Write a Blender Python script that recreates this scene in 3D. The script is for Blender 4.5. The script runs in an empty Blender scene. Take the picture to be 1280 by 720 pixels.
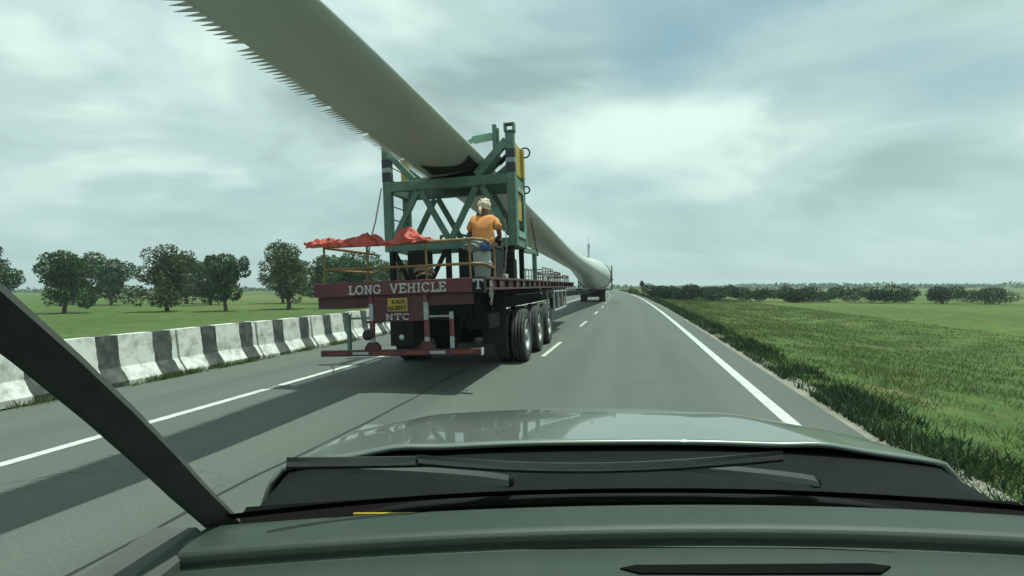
import bpy, bmesh, math, random
import numpy as np
from mathutils import Vector, Matrix, Euler, noise as mnoise
R = math.radians
random.seed(7)
rng = np.random.default_rng(11)
SC = bpy.context.scene
COL = SC.collection

# ------------------------------------------------------------------ camera, sky, sun, exposure
CAM_H = 1.5
cam = bpy.data.cameras.new('camera')
cam.sensor_width = 36.0
cam.lens = 680.0 / 1280.0 * 36.0
cam.clip_start = 0.02
cam.clip_end = 9000
cam_o = bpy.data.objects.new('camera', cam)
COL.objects.link(cam_o)
cam_o.matrix_world = Matrix.Translation((0, 0, CAM_H)) @ Matrix.Rotation(R(90) - math.atan(2.5 / 680), 4, 'X') @ Matrix.Rotation(-R(0.4), 4, 'Z')
SC.camera = cam_o

SUN_DIR = Vector((0.42, 0.06, 1.5)).normalized()      # towards the sun
sun_el = math.asin(SUN_DIR.z)
sun_az = math.atan2(SUN_DIR.x, SUN_DIR.y)

world = bpy.data.worlds.new('World')
SC.world = world
world.use_nodes = True
wt = world.node_tree
wt.nodes.clear()
def wn(t, **kw):
    n = wt.nodes.new(t)
    for k, v in kw.items():
        setattr(n, k, v)
    return n
def wmath(op, a, b=None, clamp=False):
    n = wn('ShaderNodeMath', operation=op, use_clamp=clamp)
    for i, v in enumerate((a, b)):
        if v is None: continue
        if isinstance(v, (int, float)): n.inputs[i].default_value = v
        else: wt.links.new(v, n.inputs[i])
    return n.outputs[0]
def wmix(f, a, b):
    n = wn('ShaderNodeMix', data_type='RGBA')
    for sock, v in ((n.inputs[0], f), (n.inputs[6], a), (n.inputs[7], b)):
        if isinstance(v, (int, float)): sock.default_value = v
        elif isinstance(v, tuple): sock.default_value = (*v, 1)
        else: wt.links.new(v, sock)
    return n.outputs[2]
w_out = wn('ShaderNodeOutputWorld')
w_bg = wn('ShaderNodeBackground')
sky = wn('ShaderNodeTexSky')
sky.sky_type = 'NISHITA'
sky.sun_disc = False
sky.sun_elevation = sun_el
sky.sun_rotation = sun_az
sky.air_density = 1.3
sky.dust_density = 2.5
sky_s = wn('ShaderNodeVectorMath', operation='SCALE')
wt.links.new(sky.outputs[0], sky_s.inputs[0])
sky_s.inputs['Scale'].default_value = 0.10
tc = wn('ShaderNodeTexCoord')
sep = wn('ShaderNodeSeparateXYZ')
wt.links.new(tc.outputs['Generated'], sep.inputs[0])
zz = wmath('MAXIMUM', sep.outputs[2], 0.0)
zz = wmath('ADD', zz, 0.26)
comb = wn('ShaderNodeCombineXYZ')
wt.links.new(wmath('DIVIDE', sep.outputs[0], zz), comb.inputs[0])
wt.links.new(wmath('DIVIDE', sep.outputs[1], zz), comb.inputs[1])
def wnoise(scale, detail, rough, off, stretch=(1, 1, 1), dist=0.0, rot=0.0):
    m = wn('ShaderNodeMapping')
    wt.links.new(comb.outputs[0], m.inputs[0])
    m.inputs[1].default_value = off
    m.inputs[2].default_value = (0, 0, rot)
    m.inputs[3].default_value = stretch
    n = wn('ShaderNodeTexNoise')
    n.inputs['Scale'].default_value = scale
    n.inputs['Detail'].default_value = detail
    n.inputs['Roughness'].default_value = rough
    n.inputs['Distortion'].default_value = dist
    wt.links.new(m.outputs[0], n.inputs['Vector'])
    return n.outputs[0]
def wramp(v, stops):
    r = wn('ShaderNodeValToRGB')
    r.color_ramp.interpolation = 'EASE'
    el = r.color_ramp.elements
    el[0].position, el[0].color = stops[0][0], (*stops[0][1], 1)
    el[1].position, el[1].color = stops[-1][0], (*stops[-1][1], 1)
    for p, c in stops[1:-1]:
        e = el.new(p); e.color = (*c, 1)
    wt.links.new(v, r.inputs[0])
    return r.outputs[0]
n_cov = wnoise(0.80, 7, 0.50, (-5.68, 5.97, 0), (1.0, 1.25, 1), 0.3, R(-25))
n_shade = wnoise(1.25, 6, 0.47, (-8.37, 1.48, 0), (1.0, 1.2, 1), 0.4, R(-25))
cover = wramp(n_cov, [(0.30, (0, 0, 0)), (0.56, (1, 1, 1))])
cloud = wramp(n_shade, [(0.33, (0.40, 0.475, 0.505)), (0.46, (0.64, 0.715, 0.735)), (0.60, (0.94, 0.98, 0.97))])
blue = wmix(0.45, sky_s.outputs[0], (0.42, 0.58, 0.66))
base = wmix(cover, blue, cloud)
# towards the horizon the layer closes into a pale even band, as far cloud does
hz = wramp(sep.outputs[2], [(0.0, (1, 1, 1)), (0.30, (0, 0, 0))])
base = wmix(wmath('MULTIPLY', hz, 0.75), base, (0.565, 0.655, 0.685))
wt.links.new(base, w_bg.inputs[0])
w_bg.inputs[1].default_value = 1.0
wt.links.new(w_bg.outputs[0], w_out.inputs[0])

sun = bpy.data.lights.new('sun', 'SUN')
sun.energy = 5.0
sun.angle = R(0.5)
sun.color = (1.0, 0.955, 0.88)
sun_o = bpy.data.objects.new('sun', sun)
COL.objects.link(sun_o)
sun_o.location = (20, -5, 60)
sun_o.rotation_euler = SUN_DIR.to_track_quat('Z', 'Y').to_euler()

SC.view_settings.view_transform = 'Standard'
SC.view_settings.look = 'None'
SC.view_settings.gamma = 1.0
SC.view_settings.exposure = 0.06
SC.view_settings.use_curve_mapping = False
SC.cycles.max_bounces = 6
SC.cycles.transparent_max_bounces = 16
SC.cycles.use_denoising = True

# ------------------------------------------------------------------ materials
MATS = {}
def mat(name, col, rough=0.6, metal=0.0, vary=0.0, vscale=3.0, col2=None, bump=0.0, bscale=40.0, spec=0.5, dirt=None, dscale=2.0, damt=0.5, stretch=None, coat=0.0):
    if name in MATS: return MATS[name]
    m = bpy.data.materials.new(name)
    m.use_nodes = True
    nt = m.node_tree
    b = nt.nodes['Principled BSDF']
    b.inputs['Base Color'].default_value = (*col, 1)
    b.inputs['Roughness'].default_value = rough
    b.inputs['Metallic'].default_value = metal
    b.inputs['Specular IOR Level'].default_value = spec
    b.inputs['Coat Weight'].default_value = coat
    t = nt.nodes.new('ShaderNodeTexCoord')
    mp = nt.nodes.new('ShaderNodeMapping')
    nt.links.new(t.outputs['Object'], mp.inputs[0])
    if stretch: mp.inputs[3].default_value = stretch
    cur = None
    def noise(scale, detail=6, rough_=0.6):
        n = nt.nodes.new('ShaderNodeTexNoise')
        n.inputs['Scale'].default_value = scale
        n.inputs['Detail'].default_value = detail
        n.inputs['Roughness'].default_value = rough_
        nt.links.new(mp.outputs[0], n.inputs['Vector'])
        return n.outputs[0]
    def ramp(v, a, b_):
        r = nt.nodes.new('ShaderNodeMapRange')
        r.inputs[1].default_value = a; r.inputs[2].default_value = b_
        nt.links.new(v, r.inputs[0])
        return r.outputs[0]
    def mix(f, a, b_):
        n = nt.nodes.new('ShaderNodeMix'); n.data_type = 'RGBA'
        if isinstance(f, float): n.inputs[0].default_value = f
        else: nt.links.new(f, n.inputs[0])
        for i, v in ((6, a), (7, b_)):
            if isinstance(v, tuple): n.inputs[i].default_value = (*v, 1)
            else: nt.links.new(v, n.inputs[i])
        return n.outputs[2]
    if vary or col2:
        c2 = col2 or tuple(min(1, c * (1 + vary)) for c in col)
        c1 = col if col2 else tuple(c * (1 - vary) for c in col)
        cur = mix(ramp(noise(vscale), 0.32, 0.68), c1, c2)
    if dirt:
        f = ramp(noise(dscale, 10, 0.7), 0.48, 0.72)
        mm = nt.nodes.new('ShaderNodeMath'); mm.operation = 'MULTIPLY'
        nt.links.new(f, mm.inputs[0]); mm.inputs[1].default_value = damt
        cur = mix(mm.outputs[0], cur if cur is not None else col, dirt)
    if cur is not None:
        nt.links.new(cur, b.inputs['Base Color'])
    if bump:
        bn = nt.nodes.new('ShaderNodeBump')
        bn.inputs['Strength'].default_value = bump
        bn.inputs['Distance'].default_value = 0.02
        nt.links.new(noise(bscale, 8, 0.65), bn.inputs['Height'])
        nt.links.new(bn.outputs[0], b.inputs['Normal'])
    MATS[name] = m
    return m

def leaf_mat(name, c1, c2, c3=None):
    if name in MATS: return MATS[name]
    m = bpy.data.materials.new(name); m.use_nodes = True
    nt = m.node_tree
    b = nt.nodes['Principled BSDF']
    b.inputs['Roughness'].default_value = 0.55
    b.inputs['Specular IOR Level'].default_value = 0.3
    g = nt.nodes.new('ShaderNodeNewGeometry')
    n = nt.nodes.new('ShaderNodeTexNoise'); n.inputs['Scale'].default_value = 0.9; n.inputs['Detail'].default_value = 3
    nt.links.new(g.outputs['Position'], n.inputs['Vector'])
    ad = nt.nodes.new('ShaderNodeMath'); ad.operation = 'MULTIPLY_ADD'
    nt.links.new(g.outputs['Random Per Island'], ad.inputs[0]); ad.inputs[1].default_value = 0.5
    sb = nt.nodes.new('ShaderNodeMath'); sb.operation = 'SUBTRACT'
    nt.links.new(n.outputs[0], sb.inputs[0]); sb.inputs[1].default_value = 0.25
    nt.links.new(sb.outputs[0], ad.inputs[2])
    r = nt.nodes.new('ShaderNodeValToRGB')
    r.color_ramp.elements[0].color = (*c1, 1); r.color_ramp.elements[1].color = (*c2, 1)
    r.color_ramp.elements[0].position = 0.15; r.color_ramp.elements[1].position = 0.75
    if c3:
        e = r.color_ramp.elements.new(0.97); e.color = (*c3, 1)
    nt.links.new(ad.outputs[0], r.inputs[0])
    nt.links.new(r.outputs[0], b.inputs['Base Color'])
    tr = nt.nodes.new('ShaderNodeBsdfTranslucent')
    nt.links.new(r.outputs[0], tr.inputs[0])
    mx = nt.nodes.new('ShaderNodeMixShader'); mx.inputs[0].default_value = 0.3
    nt.links.new(b.outputs[0], mx.inputs[1]); nt.links.new(tr.outputs[0], mx.inputs[2])
    nt.links.new(mx.outputs[0], nt.nodes['Material Output'].inputs[0])
    MATS[name] = m
    return m

# base colours of the things themselves
M_RED = mat('faded_red_paint', (0.115, 0.022, 0.028), 0.55, vary=0.25, vscale=4, dirt=(0.05, 0.035, 0.033), damt=0.8, dscale=3)
M_REDDK = mat('dark_red_paint', (0.075, 0.016, 0.020), 0.6, vary=0.3, vscale=5, dirt=(0.05, 0.04, 0.04), damt=0.7)
M_GREEN = mat('green_steel_paint', (0.090, 0.165, 0.128), 0.55, vary=0.22, vscale=3, dirt=(0.050, 0.062, 0.050), damt=0.75, dscale=5, bump=0.12)
M_GREENLT = mat('pale_green_paint', (0.17, 0.30, 0.23), 0.5, vary=0.2, dirt=(0.08, 0.12, 0.1))
M_DARK = mat('dark_chassis_steel', (0.008, 0.010, 0.012), 0.75, spec=0.25, vary=0.35, vscale=5, dirt=(0.022, 0.021, 0.02), damt=0.4)
M_BLACK = mat('black_rubber', (0.014, 0.015, 0.016), 0.75, vary=0.3, vscale=8, bump=0.1)
M_TYRE = mat('tyre_rubber', (0.028, 0.029, 0.029), 0.8, vary=0.3, vscale=6, dirt=(0.10, 0.092, 0.08), damt=0.55, dscale=5, bump=0.15)
M_RIM = mat('wheel_rim_paint', (0.30, 0.31, 0.30), 0.5, metal=0.2, dirt=(0.08, 0.07, 0.06), damt=0.8, dscale=7)
M_STEEL = mat('galvanised_steel', (0.33, 0.34, 0.33), 0.5, metal=0.6, vary=0.2, dirt=(0.1, 0.07, 0.05), damt=0.5)
M_YEL = mat('rusty_yellow_pipe', (0.24, 0.135, 0.05), 0.6, vary=0.2, vscale=6, dirt=(0.11, 0.05, 0.03), damt=0.8, dscale=5)
M_YELP = mat('yellow_paint', (0.40, 0.29, 0.045), 0.55, vary=0.15, dirt=(0.16, 0.12, 0.05), damt=0.6)
M_PLATE = mat('number_plate_yellow', (0.40, 0.26, 0.04), 0.5, vary=0.1, dirt=(0.2, 0.13, 0.05), damt=0.5, dscale=10)
M_WHITE = mat('white_lettering', (0.46, 0.46, 0.46), 0.55, vary=0.15, dirt=(0.12, 0.08, 0.08), damt=0.8, dscale=22)
M_REFW = mat('white_reflector', (0.36, 0.37, 0.36), 0.5, dirt=(0.2, 0.18, 0.16), damt=0.6, dscale=10)
M_REFR = mat('red_reflector', (0.16, 0.03, 0.03), 0.45, dirt=(0.15, 0.06, 0.05), damt=0.6, dscale=10)
M_DECK = mat('deck_plate', (0.10, 0.085, 0.075), 0.75, vary=0.35, vscale=3, dirt=(0.16, 0.11, 0.07), damt=0.6, bump=0.2)
M_BLADE = mat('blade_gelcoat', (0.45, 0.485, 0.455), 0.38, vary=0.045, vscale=0.7, dirt=(0.33, 0.335, 0.30), damt=0.6, dscale=1.3, stretch=(1.6, 0.22, 1.6))
M_SERR = mat('serration_plastic', (0.55, 0.56, 0.55), 0.5, vary=0.08)
M_CONC = mat('concrete_plain', (0.34, 0.33, 0.30), 0.85, vary=0.2, vscale=2, bump=0.15)
M_REDCLOTH = mat('red_tarpaulin', (0.52, 0.085, 0.060), 0.65, vary=0.2, vscale=5, dirt=(0.28, 0.035, 0.04), damt=0.6, bump=0.25, bscale=18)
M_ORANGE = mat('orange_cotton', (0.70, 0.28, 0.095), 0.9, vary=0.12, vscale=9, dirt=(0.54, 0.20, 0.07), damt=0.5, dscale=7, bump=0.5, bscale=16)
M_TURBAN = mat('cream_cotton', (0.66, 0.57, 0.44), 0.9, vary=0.12, vscale=18, bump=0.6, bscale=40)
M_SKIN = mat('brown_skin', (0.13, 0.065, 0.042), 0.55, vary=0.1, vscale=12)
M_TROUSER = mat('dark_blue_cotton', (0.025, 0.03, 0.05), 0.85, vary=0.2, vscale=10, bump=0.3)
M_GREYPL = mat('grey_plastic', (0.30, 0.34, 0.32), 0.5, vary=0.12, vscale=5, dirt=(0.15, 0.15, 0.13), damt=0.6, dscale=5)
M_SACK = mat('grey_woven_sack', (0.24, 0.27, 0.25), 0.8, vary=0.2, vscale=8, bump=0.5, bscale=30)
M_BLUE = mat('blue_plastic_bag', (0.035, 0.075, 0.20), 0.45, vary=0.25, vscale=9, bump=0.4, bscale=18)
M_ROPE = mat('rope_fibre', (0.16, 0.13, 0.09), 0.9, vary=0.3, vscale=30)
M_DKROPE = mat('dark_cable', (0.03, 0.03, 0.03), 0.7)
M_LENS = mat('lamp_lens', (0.40, 0.42, 0.41), 0.2, spec=0.8)
M_HOOD = mat('hood_paint', (0.13, 0.155, 0.14), 0.30, metal=0.25, vary=0.06, vscale=6, dirt=(0.17, 0.185, 0.16), damt=0.6, dscale=7, coat=0.7)
M_COWL = mat('cowl_plastic', (0.006, 0.008, 0.0075), 0.8, spec=0.15, vary=0.2, vscale=12, bump=0.1)
M_DASH = mat('dashboard_plastic', (0.023, 0.037, 0.027), 0.55, vary=0.07, vscale=25, dirt=(0.045, 0.056, 0.046), damt=0.35, dscale=8, bump=0.12, bscale=260)
M_DASHDK = mat('black_dash_trim', (0.003, 0.0035, 0.0035), 0.9, spec=0.1)
M_TRIM = mat('pillar_trim', (0.06, 0.064, 0.06), 0.75, vary=0.12, vscale=10, bump=0.1, bscale=200)
M_WIPER = mat('wiper_black', (0.016, 0.021, 0.018), 0.5, vary=0.25, vscale=20)
M_BARK = mat('bark', (0.10, 0.075, 0.055), 0.9, vary=0.3, vscale=5, bump=0.6, bscale=12)
M_MAST = mat('grey_mast_steel', (0.22, 0.24, 0.25), 0.6)
M_LEAF = leaf_mat('tree_leaf', (0.014, 0.044, 0.016), (0.060, 0.125, 0.042), (0.11, 0.17, 0.06))
M_LEAFB = leaf_mat('tree_leaf_olive', (0.022, 0.042, 0.014), (0.085, 0.115, 0.040), (0.15, 0.17, 0.07))
M_LEAFDK = leaf_mat('bush_leaf', (0.008, 0.028, 0.012), (0.030, 0.075, 0.026), (0.06, 0.11, 0.04))
M_GRASS = leaf_mat('grass_blade', (0.045, 0.080, 0.022), (0.115, 0.150, 0.045), (0.26, 0.22, 0.10))
M_WEED = leaf_mat('weed_leaf', (0.010, 0.030, 0.012), (0.030, 0.065, 0.022), (0.08, 0.09, 0.035))

gl = bpy.data.materials.new('windscreen_glass'); gl.use_nodes = True
gl.node_tree.nodes.clear()
_o = gl.node_tree.nodes.new('ShaderNodeOutputMaterial')
_t = gl.node_tree.nodes.new('ShaderNodeBsdfTransparent')
_t.inputs[0].default_value = (0.902, 0.990, 0.952, 1)
gl.node_tree.links.new(_t.outputs[0], _o.inputs[0])

def stripe_mat(name, c1, c2, axis, period, duty=0.5, phase=0.0, rough=0.6, dirt=(0.2, 0.18, 0.15), damt=0.5, dscale=3, slant=0.0, rag=0.0):
    """paint bands along one object axis"""
    m = bpy.data.materials.new(name); m.use_nodes = True
    nt = m.node_tree; b = nt.nodes['Principled BSDF']; b.inputs['Roughness'].default_value = rough
    t = nt.nodes.new('ShaderNodeTexCoord'); s = nt.nodes.new('ShaderNodeSeparateXYZ'); oi = nt.nodes.new('ShaderNodeObjectInfo'); ov = nt.nodes.new('ShaderNodeVectorMath'); ov.operation = 'MULTIPLY_ADD'; ov.inputs[1].default_value = (19, 7, 11); nt.links.new(oi.outputs['Location'], ov.inputs[0]); nt.links.new(t.outputs['Object'], ov.inputs[2])
    nt.links.new(t.outputs['Object'], s.inputs[0])
    def ma(op, a, b_):
        n = nt.nodes.new('ShaderNodeMath'); n.operation = op
        for i, v in enumerate((a, b_)):
            if isinstance(v, (int, float)): n.inputs[i].default_value = v
            else: nt.links.new(v, n.inputs[i])
        return n.outputs[0]
    v = ma('ADD', s.outputs[axis], phase)
    if rag:
        rn = nt.nodes.new('ShaderNodeTexNoise'); rn.inputs['Scale'].default_value = 5; rn.inputs['Detail'].default_value = 6; nt.links.new(t.outputs['Object'], rn.inputs['Vector'])
        v = ma('ADD', v, ma('MULTIPLY', ma('SUBTRACT', rn.outputs[0], 0.5), rag))
    if slant: v = ma('ADD', v, ma('MULTIPLY', s.outputs[2], slant))
    f = ma('FRACT', ma('DIVIDE', v, period), 0)
    f = ma('GREATER_THAN', f, duty)
    def noise(sc):
        n = nt.nodes.new('ShaderNodeTexNoise'); n.inputs['Scale'].default_value = sc; n.inputs['Detail'].default_value = 8; n.inputs['Roughness'].default_value = 0.65
        nt.links.new(ov.outputs[0], n.inputs['Vector']); return n.outputs[0]
    def mix(f_, a, b_):
        n = nt.nodes.new('ShaderNodeMix'); n.data_type = 'RGBA'; nt.links.new(f_, n.inputs[0])
        for i, q in ((6, a), (7, b_)):
            if isinstance(q, tuple): n.inputs[i].default_value = (*q, 1)
            else: nt.links.new(q, n.inputs[i])
        return n.outputs[2]
    c = mix(f, c1, c2)
    mr = nt.nodes.new('ShaderNodeMapRange'); mr.inputs[1].default_value = 0.45; mr.inputs[2].default_value = 0.7; mr.inputs[4].default_value = damt
    nt.links.new(noise(dscale), mr.inputs[0])
    nt.links.new(mix(mr.outputs[0], c, dirt), b.inputs['Base Color'])
    return m
M_BARRIER = stripe_mat('black_white_barrier_paint', (0.60, 0.61, 0.58), (0.032, 0.042, 0.04), 1, 1.0, 0.62, 0.1, 0.85, dirt=(0.14, 0.135, 0.11), damt=0.8, dscale=4.4, rag=0.09)
M_POSTST = stripe_mat('red_white_post_tape', (0.33, 0.36, 0.38), (0.14, 0.022, 0.03), 2, 0.50, 0.5, 0.08, 0.5, dirt=(0.16, 0.12, 0.12), damt=0.5, dscale=9)

# ------------------------------------------------------------------ mesh helpers
class MB:
    def __init__(s): s.v = []; s.f = []
    def add(s, vs, fs):
        o = len(s.v); s.v += [tuple(p) for p in vs]; s.f += [tuple(i + o for i in q) for q in fs]
        return s
    def box(s, x0, x1, y0, y1, z0, z1, mtx=None, bev=0.0):
        x0, x1 = min(x0, x1), max(x0, x1); y0, y1 = min(y0, y1), max(y0, y1); z0, z1 = min(z0, z1), max(z0, z1)
        if bev <= 0 or bev * 2.2 > min(x1 - x0, y1 - y0, z1 - z0):
            vs = [(x, y, z) for z in (z0, z1) for y in (y0, y1) for x in (x0, x1)]
            fs = [(0, 2, 3, 1), (4, 5, 7, 6), (0, 1, 5, 4), (2, 6, 7, 3), (0, 4, 6, 2), (1, 3, 7, 5)]
        else:
            vs = []; idx = {}
            X, Y, Z = (x0, x1), (y0, y1), (z0, z1)
            sg = (1, -1)
            for i in (0, 1):
                for j in (0, 1):
                    for k in (0, 1):
                        bx, by, bz = sg[i] * bev, sg[j] * bev, sg[k] * bev
                        for ax in range(3):
                            p = [X[i] + bx, Y[j] + by, Z[k] + bz]
                            p[ax] = (X[i], Y[j], Z[k])[ax]
                            idx[(i, j, k, ax)] = len(vs); vs.append(tuple(p))
            fs = []
            q = lambda *a: idx[a]
            for i in (0, 1):
                fs.append((q(i,0,0,0), q(i,1,0,0), q(i,1,1,0), q(i,0,1,0)))
                fs.append((q(0,i,0,1), q(1,i,0,1), q(1,i,1,1), q(0,i,1,1)))
                fs.append((q(0,0,i,2), q(1,0,i,2), q(1,1,i,2), q(0,1,i,2)))
            for i in (0, 1):
                for j in (0, 1):
                    fs.append((q(i,j,0,0), q(i,j,1,0), q(i,j,1,1), q(i,j,0,1)))
                    fs.append((q(i,0,j,0), q(i,1,j,0), q(i,1,j,2), q(i,0,j,2)))
                    fs.append((q(0,i,j,1), q(1,i,j,1), q(1,i,j,2), q(0,i,j,2)))
                    for k in (0, 1): fs.append((q(i,j,k,0), q(i,j,k,1), q(i,j,k,2)))
        if mtx is not None: vs = [mtx @ Vector(p) for p in vs]
        return s.add(vs, fs)
    def bar(s, p0, p1, w, h, up=(0, 0, 1), bev=0.006):
        p0, p1 = Vector(p0), Vector(p1); d = p1 - p0; L = d.length; y = d / L
        x = y.cross(Vector(up))
        if x.length < 1e-4: x = y.cross(Vector((1, 0, 0)))
        x.normalize(); z = x.cross(y)
        m = Matrix(((x.x, y.x, z.x, p0.x), (x.y, y.y, z.y, p0.y), (x.z, y.z, z.z, p0.z), (0, 0, 0, 1)))
        return s.box(-w / 2, w / 2, 0, L, -h / 2, h / 2, m, bev)
    def tube(s, pts, r, n=8, closed=False, cap=True):
        pts = [Vector(p) for p in pts]; N = len(pts)
        rs = r if isinstance(r, (list, tuple)) else [r] * N
        vs, fs = [], []
        ref = None
        for i, p in enumerate(pts):
            a = pts[(i - 1) % N] if (closed or i > 0) else p
            b = pts[(i + 1) % N] if (closed or i < N - 1) else p
            t = (b - a).normalized()
            if ref is None:
                ref = t.cross(Vector((0, 0, 1)))
                if ref.length < 0.05: ref = t.cross(Vector((1, 0, 0)))
            ref = (ref - t * ref.dot(t)).normalized(); bn = t.cross(ref)
            for k in range(n):
                an = 2 * math.pi * k / n
                vs.append(p + (ref * math.cos(an) + bn * math.sin(an)) * rs[i])
        for i in range(N if closed else N - 1):
            j = (i + 1) % N
            for k in range(n):
                l = (k + 1) % n
                fs.append((i * n + k, i * n + l, j * n + l, j * n + k))
        if cap and not closed:
            fs.append(tuple(range(n - 1, -1, -1))); fs.append(tuple((N - 1) * n + k for k in range(n)))
        return s.add(vs, fs)
    def lathe(s, prof, n=32, mtx=None):
        """profile (r, x) revolved about the local X axis"""
        vs = [(x, r * math.cos(2 * math.pi * k / n), r * math.sin(2 * math.pi * k / n)) for r, x in prof for k in range(n)]
        fs = [(i * n + k, i * n + (k + 1) % n, (i + 1) * n + (k + 1) % n, (i + 1) * n + k) for i in range(len(prof) - 1) for k in range(n)]
        if prof[0][0] > 1e-5 and False: pass
        if mtx is not None: vs = [mtx @ Vector(p) for p in vs]
        return s.add(vs, fs)
    def prism(s, pts, d0, d1, plane='xz'):
        n = len(pts)
        f = {'xz': lambda p, d: (p[0], d, p[1]), 'yz': lambda p, d: (d, p[0], p[1]), 'xy': lambda p, d: (p[0], p[1], d)}[plane]
        vs = [f(p, d0) for p in pts] + [f(p, d1) for p in pts]
        fs = [tuple(range(n)), tuple(range(2 * n - 1, n - 1, -1))] + [(i, (i + 1) % n, n + (i + 1) % n, n + i) for i in range(n)]
        return s.add(vs, fs)
    def build(s, name, m, parent=None, smooth=False, loc=None):
        me = bpy.data.meshes.new(name)
        me.from_pydata(s.v, [], s.f)
        bm = bmesh.new(); bm.from_mesh(me); bmesh.ops.recalc_face_normals(bm, faces=bm.faces); bm.to_mesh(me); bm.free()
        if smooth:
            for p in me.polygons: p.use_smooth = True
            if smooth != 'all' and hasattr(me, 'set_sharp_from_angle'): me.set_sharp_from_angle(angle=R(35))
        if m is not None: me.materials.append(m)
        o = bpy.data.objects.new(name, me)
        COL.objects.link(o)
        if parent is not None: o.parent = parent
        if loc is not None: o.location = loc
        return o
def tag(o, label, cat, group=None, kind=None):
    if label: o['label'] = label
    if cat: o['category'] = cat
    if group: o['group'] = group
    if kind: o['kind'] = kind
    return o
def thing(name, label, cat, loc=(0, 0, 0), rot=(0, 0, 0), group=None):
    o = bpy.data.objects.new(name, None); COL.objects.link(o)
    o.location = loc; o.rotation_euler = rot; o.empty_display_size = 0.2
    return tag(o, label, cat, group)
def raw_mesh(name, verts, faces_flat, nper, m, parent=None):
    me = bpy.data.meshes.new(name)
    nv, nf = len(verts), len(faces_flat) // nper
    me.vertices.add(nv); me.vertices.foreach_set('co', np.asarray(verts, np.float32).ravel())
    me.loops.add(nf * nper); me.loops.foreach_set('vertex_index', np.asarray(faces_flat, np.int32))
    me.polygons.add(nf); me.polygons.foreach_set('loop_start', np.arange(0, nf * nper, nper, dtype=np.int32))
    me.update(calc_edges=True)
    me.materials.append(m)
    o = bpy.data.objects.new(name, me); COL.objects.link(o)
    if parent is not None: o.parent = parent
    return o

# slab-serif stroke letters: strokes in a 1 x 1 cell
ARC = lambda cx, cy, rx, ry, a0, a1, n=10: [(cx + rx * math.cos(R(a0 + (a1 - a0) * i / n)), cy + ry * math.sin(R(a0 + (a1 - a0) * i / n))) for i in range(n + 1)]
GLY = {
 'L': (.62, [[(.16, 0), (.16, 1)], [(.0, .0), (.6, .0)], [(.6, .0), (.6, .22)]], [(.0, .34, 1)]),
 'O': (.80, [ARC(.4, .5, .36, .5, 0, 360, 18)], []),
 'N': (.80, [[(.14, 0), (.14, 1)], [(.14, 1), (.66, 0)], [(.66, 0), (.66, 1)]], [(0, .28, 0), (0, .2, 1), (.52, .8, 1)]),
 'G': (.80, [ARC(.4, .5, .36, .5, 40, 330, 15), [(.72, .24), (.72, .46)]], [(.5, .82, .46)]),
 'V': (.80, [[(.1, 1), (.4, 0)], [(.4, 0), (.7, 1)]], [(0, .24, 1), (.56, .82, 1)]),
 'E': (.66, [[(.14, 0), (.14, 1)], [(0, 0), (.6, 0)], [(0, 1), (.6, 1)], [(.14, .52), (.46, .52)], [(.6, 0), (.6, .2)], [(.6, 1), (.6, .8)]], []),
 'H': (.80, [[(.14, 0), (.14, 1)], [(.66, 0), (.66, 1)], [(.14, .5), (.66, .5)]], [(0, .28, 0), (0, .28, 1), (.52, .8, 0), (.52, .8, 1)]),
 'I': (.36, [[(.18, 0), (.18, 1)]], [(.02, .34, 0), (.02, .34, 1)]),
 'C': (.76, [ARC(.4, .5, .36, .5, 42, 318, 15)], []),
 'T': (.70, [[(.35, 0), (.35, 1)], [(0, 1), (.7, 1)], [(0, 1), (0, .8)], [(.7, 1), (.7, .8)]], [(.2, .5, 0)]),
 'K': (.66, [[(.1, 0), (.1, 1)], [(.1, .42), (.6, 1)], [(.22, .55), (.62, 0)]], []),
 'A': (.68, [[(.02, 0), (.34, 1)], [(.34, 1), (.66, 0)], [(.14, .34), (.54, .34)]], []),
 '0': (.58, [ARC(.29, .5, .25, .5, 0, 360, 16)], []),
 '1': (.36, [[(.2, 0), (.2, 1)], [(.2, 1), (.04, .8)]], []),
 '5': (.56, [[(.5, 1), (.1, 1)], [(.1, 1), (.08, .58)], ARC(.26, .33, .26, .33, 120, -140, 10)], []),
 '7': (.56, [[(.02, 1), (.54, 1)], [(.54, 1), (.2, 0)]], []),
}
def text(s, x, z, h, y, th, m, parent, sw=0.15, gap=0.14, xs=1.0, width=None):
    tot = sum((GLY[c][0] + gap) if c != ' ' else 0.5 for c in s) - gap
    if width: xs = width / (tot * h)
    for c in s:
        if c == ' ': x += 0.5 * h * xs; continue
        w, strokes, serifs = GLY[c]
        mb = MB(); k = 0
        pol = [list(st) for st in strokes] + [[(a, lv), (b, lv)] for a, b, lv in serifs]
        for st in pol:
            for p0, p1 in zip(st, st[1:]):
                t = sw * h if len(st) == 2 and st in [list(q) for q in strokes] else (sw * 0.95 * h if len(st) > 2 else sw * 0.62 * h)
                a = Vector((x + p0[0] * h * xs, y - 0.00025 * k, z + (p0[1] * (1 - sw * .7) + sw * .35) * h)); b = Vector((x + p1[0] * h * xs, y - 0.00025 * k, z + (p1[1] * (1 - sw * .7) + sw * .35) * h))
                d = (b - a).normalized() * t * 0.30
                mb.bar(a - d, b + d, th, t, up=(0, 0, 1) if abs((b - a).normalized().z) < 0.9 else (1, 0, 0), bev=0)
                k += 1
        # bars put 'w' across; make the thin side face the viewer's depth
        mb.build('letter', m, parent)
        x += (w + gap) * h * xs
    return x

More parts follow.
